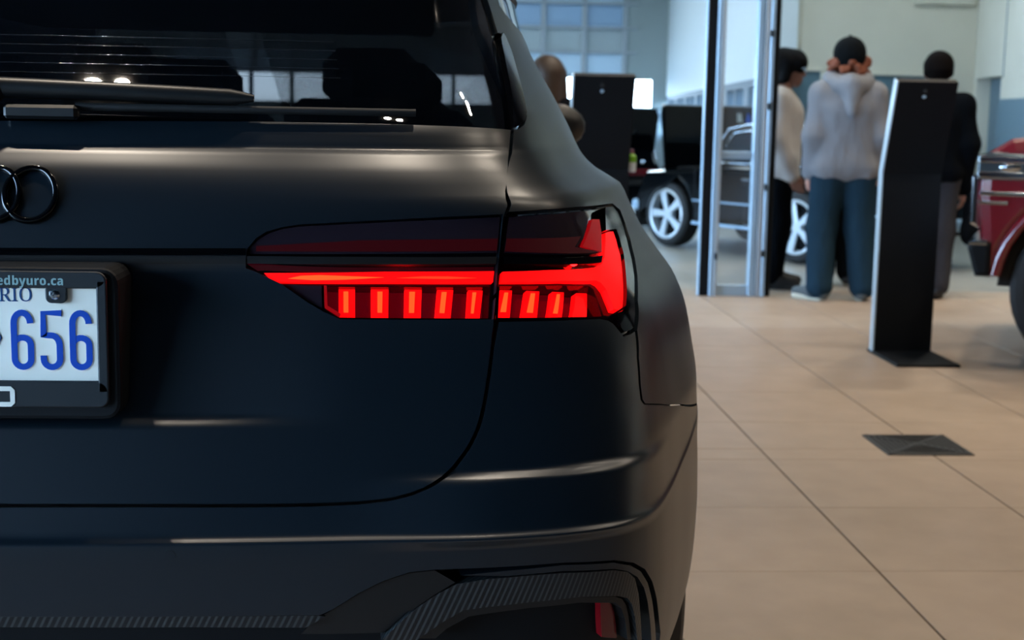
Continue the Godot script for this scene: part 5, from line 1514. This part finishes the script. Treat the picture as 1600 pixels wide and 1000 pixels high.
# ---------- the red pickup ----------
func arc(c: Vector2, r: float, a0: float, a1: float, n: int) -> Array:
	var o := []
	for i in n + 1:
		var a := lerpf(a0, a1, float(i) / n)
		o.append(c + Vector2(cos(a), sin(a)) * r)
	return o
func pickup() -> void:
	# local frame: x towards the nose, z towards its left side (the side we see)
	var t := thing("pickup_truck", "red pickup truck with bright headlamp, cut off by the right edge", "truck", Vector3(3.10, 0, -6.33), 0.0)
	other_side = true
	var head := Vector3(-0.905, 0, -0.425).normalized()
	t.basis = Basis(head, Vector3.UP, head.cross(Vector3.UP)).scaled(Vector3.ONE * 1.03)
	var red := mat(lin(0.13, 0.006, 0.011), 0.22)
	red.clearcoat_enabled = true
	red.clearcoat = 0.8
	red.clearcoat_roughness = 0.05
	M.cherry = red
	var w := 1.74
	# front wing with the arch and squared-off nose
	var o := [Vector2(-0.72, 1.02), Vector2(-0.72, 0.36)]
	o.append_array([Vector2(-0.50, 0.36)])
	o.append_array(arc(Vector2(-0.02, 0.39), 0.475, PI, 0.12, 14))
	o.append_array([Vector2(0.44, 0.44), Vector2(0.50, 0.435), Vector2(0.535, 0.60), Vector2(0.555, 0.80), Vector2(0.55, 0.94), Vector2(0.52, 1.01), Vector2(0.42, 1.075), Vector2(0.2, 1.10), Vector2(-0.3, 1.115)])
	var mb := MB.new()
	mb.slab(o, -w, 0.0, 0.055)
	add("front_body", mb, red, t)
	var cb := MB.new()
	cb.slab([Vector2(-0.73, 0.36), Vector2(-2.35, 0.36), Vector2(-2.35, 1.08), Vector2(-2.2, 1.10), Vector2(-2.05, 1.60), Vector2(-1.3, 1.62), Vector2(-0.72, 1.12)], -w + 0.02, -0.02, 0.05)
	var cab := add("cab", cb, red, t)
	for g in [[Vector2(-0.98, 1.14), Vector2(-1.40, 1.14), Vector2(-1.40, 1.54), Vector2(-1.28, 1.54)], [Vector2(-1.46, 1.14), Vector2(-2.12, 1.14), Vector2(-2.02, 1.54), Vector2(-1.46, 1.54)]]:
		var gb := MB.new()
		gb.slab(g, -0.03, -0.012, 0.004)
		add("side_window", gb, M.gloss, cab)
	var bb := MB.new()
	bb.slab([Vector2(-2.37, 0.40), Vector2(-2.62, 0.40)] + arc(Vector2(-3.05, 0.37), 0.43, 0.0, PI, 14) + [Vector2(-3.48, 0.40), Vector2(-4.0, 0.45), Vector2(-4.0, 1.06), Vector2(-2.37, 1.06)], -w, 0.0, 0.04)
	add("cargo_bed", bb, red, t)
	# wheel-well darkness, flare, wheels
	var ww := MB.new()
	ww.slab(arc(Vector2(-0.02, 0.39), 0.47, PI, 0.0, 16), -w + 0.1, -0.09, 0.01)
	add("wheel_well", ww, M.shell, t)
	var fl := MB.new()
	var fp := []
	for p in arc(Vector2(-0.02, 0.39), 0.48, PI, 0.12, 18): fp.append(Vector3(p.x, p.y, -0.008))
	fl.tube(fp, 0.026, 8)
	add("arch_flare", fl, red, t)
	for x in [0.0, -3.05]:
		for z in [-0.13, -w + 0.13]:
			wheel(t, Vector3(x, 0.392, z), Basis(Vector3(1, 0, 0), PI * 0.5 if z > -0.5 else -PI * 0.5), 0.392, 0.25, 0.285, mat(Color(0.5, 0.52, 0.54), 0.25, 1.0), 6)
	# bumper, grille, headlamp and bright trim
	var bp := MB.new()
	bp.slab([Vector2(0.48, 0.44), Vector2(0.545, 0.44), Vector2(0.585, 0.57), Vector2(0.575, 0.60), Vector2(0.48, 0.60)], -w + 0.03, 0.012, 0.02)
	add("front_bumper", bp, M.black, t)
	var br := MB.new()
	br.slab([Vector2(0.50, 0.588), Vector2(0.582, 0.588), Vector2(0.58, 0.605), Vector2(0.50, 0.612)], -w + 0.03, 0.018, 0.005)
	add("bumper_trim", br, M.chrome, t)
	var gr := MB.new()
	gr.slab([Vector2(0.545, 0.66), Vector2(0.585, 0.68), Vector2(0.59, 0.90), Vector2(0.55, 0.92)], -w + 0.2, -0.05, 0.012)
	var gm := add("grille", gr, M.chrome, t)
	for i in 4:
		var gs := MB.new()
		gs.rbox(Vector3(0.593, 0.70 + i * 0.055, -w * 0.5), Vector3(0.02, 0.02, w - 0.4), 0.006)
		add("grille_bar", gs, M.black, gm)
	var hl := MB.new()
	hl.slab([Vector2(0.565, 0.885), Vector2(0.565, 1.0), Vector2(0.50, 1.015), Vector2(0.24, 1.005), Vector2(0.26, 0.93), Vector2(0.36, 0.885)], -0.10, 0.006, 0.012)
	var hm := add("headlamp", hl, mat(Color(0.30, 0.34, 0.36), 0.15, 0.6), t)
	for e in [[0.30, 0.56, 0.965, 0.995], [0.34, 0.56, 0.895, 0.925]]:
		var eb := MB.new()
		eb.slab([Vector2(e[0], e[2]), Vector2(e[1], e[2]), Vector2(e[1], e[3]), Vector2(e[0] + 0.02, e[3])], 0.0, 0.012, 0.004)
		add("lamp_strip", eb, M.chrome, hm)
	var rb := MB.new()
	rb.ball(Vector3(0.42, 0.945, 0.004), Vector3(0.05, 0.022, 0.012), 14, 8)
	add("reflector_bowl", rb, M.chrome, hm)
	for e in [[0.22, 0.545, 0.815, 0.835], [0.42, 0.55, 0.775, 0.79]]:
		var tb := MB.new()
		tb.slab([Vector2(e[0], e[2]), Vector2(e[1], e[2]), Vector2(e[1], e[3]), Vector2(e[0], e[3])], -0.01, 0.010, 0.004)
		add("bright_trim", tb, M.chrome, t)
	var mr := MB.new()
	mr.ball(Vector3(-1.0, 1.2, 0.12), Vector3(0.06, 0.09, 0.08), 12, 8)
	add("door_mirror", mr, red, t)
	other_side = false

# ---------- the black classic saloon and what stands round it ----------
func classic_car() -> void:
	var front := Vector3(2.13, 0, -12.85)
	var rear := Vector3(2.97, 0, -11.43)
	other_side = true
	var fw := (front - rear).normalized()
	var wb := front.distance_to(rear)
	# local frame: x towards the nose from the rear axle, z towards its left side (the side we see)
	var t := thing("saloon_car", "black classic saloon with five-spoke silver wheels and its bonnet raised", "car", rear)
	t.basis = Basis(fw, Vector3.UP, fw.cross(Vector3.UP))
	var blk := mat(Color(0.012, 0.018, 0.026), 0.09, 0.0, 0.28)
	var w := 1.25
	var r := 0.36
	var o := [Vector2(wb + 0.40, 0.24), Vector2(wb + 0.44, 0.36), Vector2(wb + 0.42, 0.46), Vector2(wb + 0.36, 0.62), Vector2(wb + 0.30, 0.68), Vector2(wb - 0.35, 0.73), Vector2(wb - 0.45, 0.76), Vector2(-0.35, 0.77), Vector2(-0.80, 0.74), Vector2(-0.92, 0.66), Vector2(-0.95, 0.42), Vector2(-0.90, 0.27), Vector2(-r, 0.25)]
	o.append_array(arc(Vector2(0, 0.295), r, PI, 0.0, 14))
	o.append(Vector2(wb - r, 0.22))
	o.append_array(arc(Vector2(wb, 0.295), r, PI, 0.0, 14))
	var mb := MB.new()
	mb.slab(o, -w, 0.0, 0.05)
	add("body", mb, blk, t)
	var gh := MB.new()
	gh.slab([Vector2(wb - 0.42, 0.75), Vector2(wb - 0.72, 1.08), Vector2(wb - 0.95, 1.12), Vector2(0.0, 1.12), Vector2(-0.28, 1.03), Vector2(-0.52, 0.76)], -w + 0.10, -0.09, 0.05)
	var cab := add("cabin", gh, blk, t)
	for g in [[Vector2(wb - 0.56, 0.79), Vector2(wb - 0.80, 1.05), Vector2(wb - 0.95, 1.07), Vector2(0.50, 1.07), Vector2(0.50, 0.79)], [Vector2(0.45, 0.79), Vector2(0.45, 1.07), Vector2(0.02, 1.07), Vector2(-0.22, 0.98), Vector2(-0.36, 0.80)]]:
		var gb := MB.new()
		gb.slab(g, -0.10, -0.085, 0.004)
		add("side_window", gb, mat(Color(0.10, 0.13, 0.15), 0.06), cab)
		var gt := MB.new()
		var pth := []
		for p in g: pth.append(Vector3(p.x, p.y, -0.083))
		gt.tube(pth, 0.009, 6, true)
		add("window_trim", gt, M.chrome, cab)
	var rl := MB.new()
	rl.tube([Vector3(wb - 0.44, 0.77, -0.09), Vector3(wb - 0.72, 1.085, -0.10), Vector3(wb - 0.95, 1.125, -0.11), Vector3(0.0, 1.125, -0.11), Vector3(-0.28, 1.035, -0.10), Vector3(-0.52, 0.77, -0.09)], 0.012, 6)
	add("roof_gutter", rl, M.chrome, cab)
	for x in [0.0, wb]:
		for z in [-0.10, -w + 0.10]:
			var b := Basis(Vector3(1, 0, 0), PI * 0.5 if z > -0.5 else -PI * 0.5)
			wheel(t, Vector3(x, 0.298, z), b, 0.298, 0.19, 0.225, M.rim, 5)
	var well := MB.new()
	for x in [0.0, wb]: well.slab(arc(Vector2(x, 0.295), r - 0.004, PI, 0.0, 14), -w + 0.05, -0.17, 0.01)
	add("wheel_wells", well, M.shell, t)
	for e in [[-r + 0.78, wb - r - 0.02, 0.235, 0.262, "sill_trim"], [-r + 0.78, wb - r - 0.02, 0.44, 0.455, "side_moulding"], [-0.9, -r - 0.02, 0.44, 0.455, "side_moulding"], [-0.86, -r - 0.02, 0.29, 0.31, "sill_trim"]]:
		var sb := MB.new()
		sb.rbox(Vector3((e[0] + e[1]) * 0.5, (e[2] + e[3]) * 0.5, 0.004), Vector3(e[1] - e[0], e[3] - e[2], 0.02), 0.004)
		add(e[4], sb, M.alu, t)
	var dl := MB.new()
	for x in [0.47, wb - 0.40]: dl.rbox(Vector3(x, 0.5, -0.001), Vector3(0.008, 0.5, 0.006), 0.001)
	add("door_seam", dl, M.shell, t)
	var dh := MB.new()
	dh.rbox(Vector3(0.58, 0.66, 0.01), Vector3(0.10, 0.02, 0.025), 0.006)
	add("door_handle", dh, M.chrome, t)
	var mr := MB.new()
	mr.ball(Vector3(wb - 0.62, 0.83, 0.05), Vector3(0.05, 0.035, 0.06), 12, 8)
	add("door_mirror", mr, blk, t)
	for z in [-0.16, -0.30, -w + 0.30, -w + 0.16]:
		var hb := MB.new()
		hb.lathe([Vector2(0.062, 0.0), Vector2(0.06, 0.03), Vector2(0.04, 0.042), Vector2(0.0, 0.046)], 16, Transform3D(Basis(Vector3(0, 0, 1), -PI * 0.5), Vector3(wb + 0.385, 0.53, z)))
		add("headlamp", hb, M.chrome, t)
	for e in [[wb + 0.44, "front_bumper"], [-0.96, "rear_bumper"]]:
		var bb := MB.new()
		bb.rbox(Vector3(e[0], 0.36, -w * 0.5), Vector3(0.08, 0.10, w + 0.03), 0.02)
		add(e[1], bb, M.alu, t)
	# the bonnet stands open over the engine, with two stickers inside
	var bn := MB.new()
	var lift := Transform3D(Basis(Vector3(0, 0, 1), -0.10), Vector3(wb + 0.03, 0.70, 0.0))
	bn.slab([Vector2(0.0, 0.0), Vector2(0.03, 0.0), Vector2(0.05, 0.52), Vector2(0.03, 0.60), Vector2(-0.004, 0.585)], -w + 0.02, -0.02, 0.012, lift)
	var bon := add("raised_bonnet", bn, blk, t)
	for k in [[-0.95, Color(0.62, 0.66, 0.66)], [-1.06, Color(0.05, 0.30, 0.70)]]:
		var sk := MB.new()
		sk.slab([Vector2(-0.035, 0.0), Vector2(0.035, 0.0), Vector2(0.03 if k[1].r > 0.3 else 0.006, 0.085), Vector2(-0.02 if k[1].r > 0.3 else -0.006, 0.085)], 0.0, 0.003, 0.001, lift * Transform3D(Basis(Vector3(0, 0, 1), Vector3.UP, Vector3(-1, 0, 0)), Vector3(-0.004, 0.44, k[0])))
		add("sticker", sk, mat(k[1], 0.5), bon)
	var en := MB.new()
	en.rbox(Vector3(wb + 0.02, 0.70, -w * 0.5), Vector3(0.5, 0.06, w - 0.3), 0.02)
	add("engine", en, M.trim, t)
	other_side = false
	# a second dark car beyond, its tailgate up on a pale strut
	var h := thing("hatchback_car", "dark hatchback beyond the stand with its tailgate raised on a strut", "car", Vector3(1.75, 0, -14.7), 0.0)
	var hb := MB.new()
	var side := Transform3D(Basis(Vector3(0, 0, -1), Vector3.UP, Vector3(1, 0, 0)), Vector3.ZERO)
	hb.slab([Vector2(0, 0.25), Vector2(-0.02, 0.45), Vector2(0.0, 0.70), Vector2(0.15, 0.76), Vector2(0.5, 1.0), Vector2(1.6, 1.02), Vector2(2.1, 0.76), Vector2(2.9, 0.66), Vector2(3.0, 0.25), Vector2(2.78, 0.22)] + arc(Vector2(2.45, 0.28), 0.32, 0.0, PI, 12) + [Vector2(0.87, 0.22)] + arc(Vector2(0.55, 0.28), 0.32, 0.0, PI, 12), -0.62, 0.62, 0.06, side)
	add("body", hb, blk, h)
	for x in [-0.55, 0.55]:
		for z in [-0.55, -2.45]: wheel(h, Vector3(x, 0.285, z), Basis(Vector3(0, 0, 1), PI * 0.5 if x < 0 else -PI * 0.5), 0.285, 0.16, 0.19, M.rim, 5)
	var tg := MB.new()
	tg.slab([Vector2(0.26, 0.80), Vector2(0.30, 0.80), Vector2(0.02, 1.26), Vector2(-0.03, 1.26)], -0.6, 0.60, 0.012, side)
	add("tailgate", tg, blk, h)
	var sr := MB.new()
	sr.tube([Vector3(0.58, 1.25, 0.02), Vector3(0.66, 0.98, 0.04), Vector3(0.72, 0.82, 0.02), Vector3(0.73, 0.66, 0.02)], 0.014, 8)
	add("strut", sr, M.alu, h)
	for x in [-0.45, 0.45]:
		var lb := MB.new()
		lb.rbox(Vector3(x, 0.60, 0.02), Vector3(0.32, 0.07, 0.03), 0.01)
		add("tail_lamp", lb, mat(Color(0.28, 0.03, 0.06), 0.2), h)
		var pb := MB.new()
		pb.ball(Vector3(x + 0.1 * signf(x) - 0.12, 0.71, 0.02), Vector3.ONE * 0.024, 12, 8)
		add("round_lamp", pb, M.chrome, h)
	# bottle standing on the near stand's far side shelf
	var bt := thing("spray_bottle", "small green and white bottle beside the half hidden stand", "bottle", Vector3(0.995, 0.905, -7.07))
	var b1 := MB.new()
	b1.lathe([Vector2(0.0, 0.0), Vector2(0.022, 0.0), Vector2(0.024, 0.01), Vector2(0.024, 0.075), Vector2(0.012, 0.09)], 16)
	add("bottle_body", b1, mat(Color(0.72, 0.75, 0.76), 0.4), bt)
	var b2 := MB.new()
	b2.lathe([Vector2(0.0245, 0.05), Vector2(0.0245, 0.078), Vector2(0.013, 0.092)], 16)
	add("label_band", b2, mat(Color(0.40, 0.62, 0.10), 0.4), bt)
	var b3 := MB.new()
	b3.lathe([Vector2(0.012, 0.09), Vector2(0.012, 0.112), Vector2(0.0, 0.114)], 14)
	add("cap", b3, mat(Color(0.38, 0.05, 0.09), 0.4), bt)
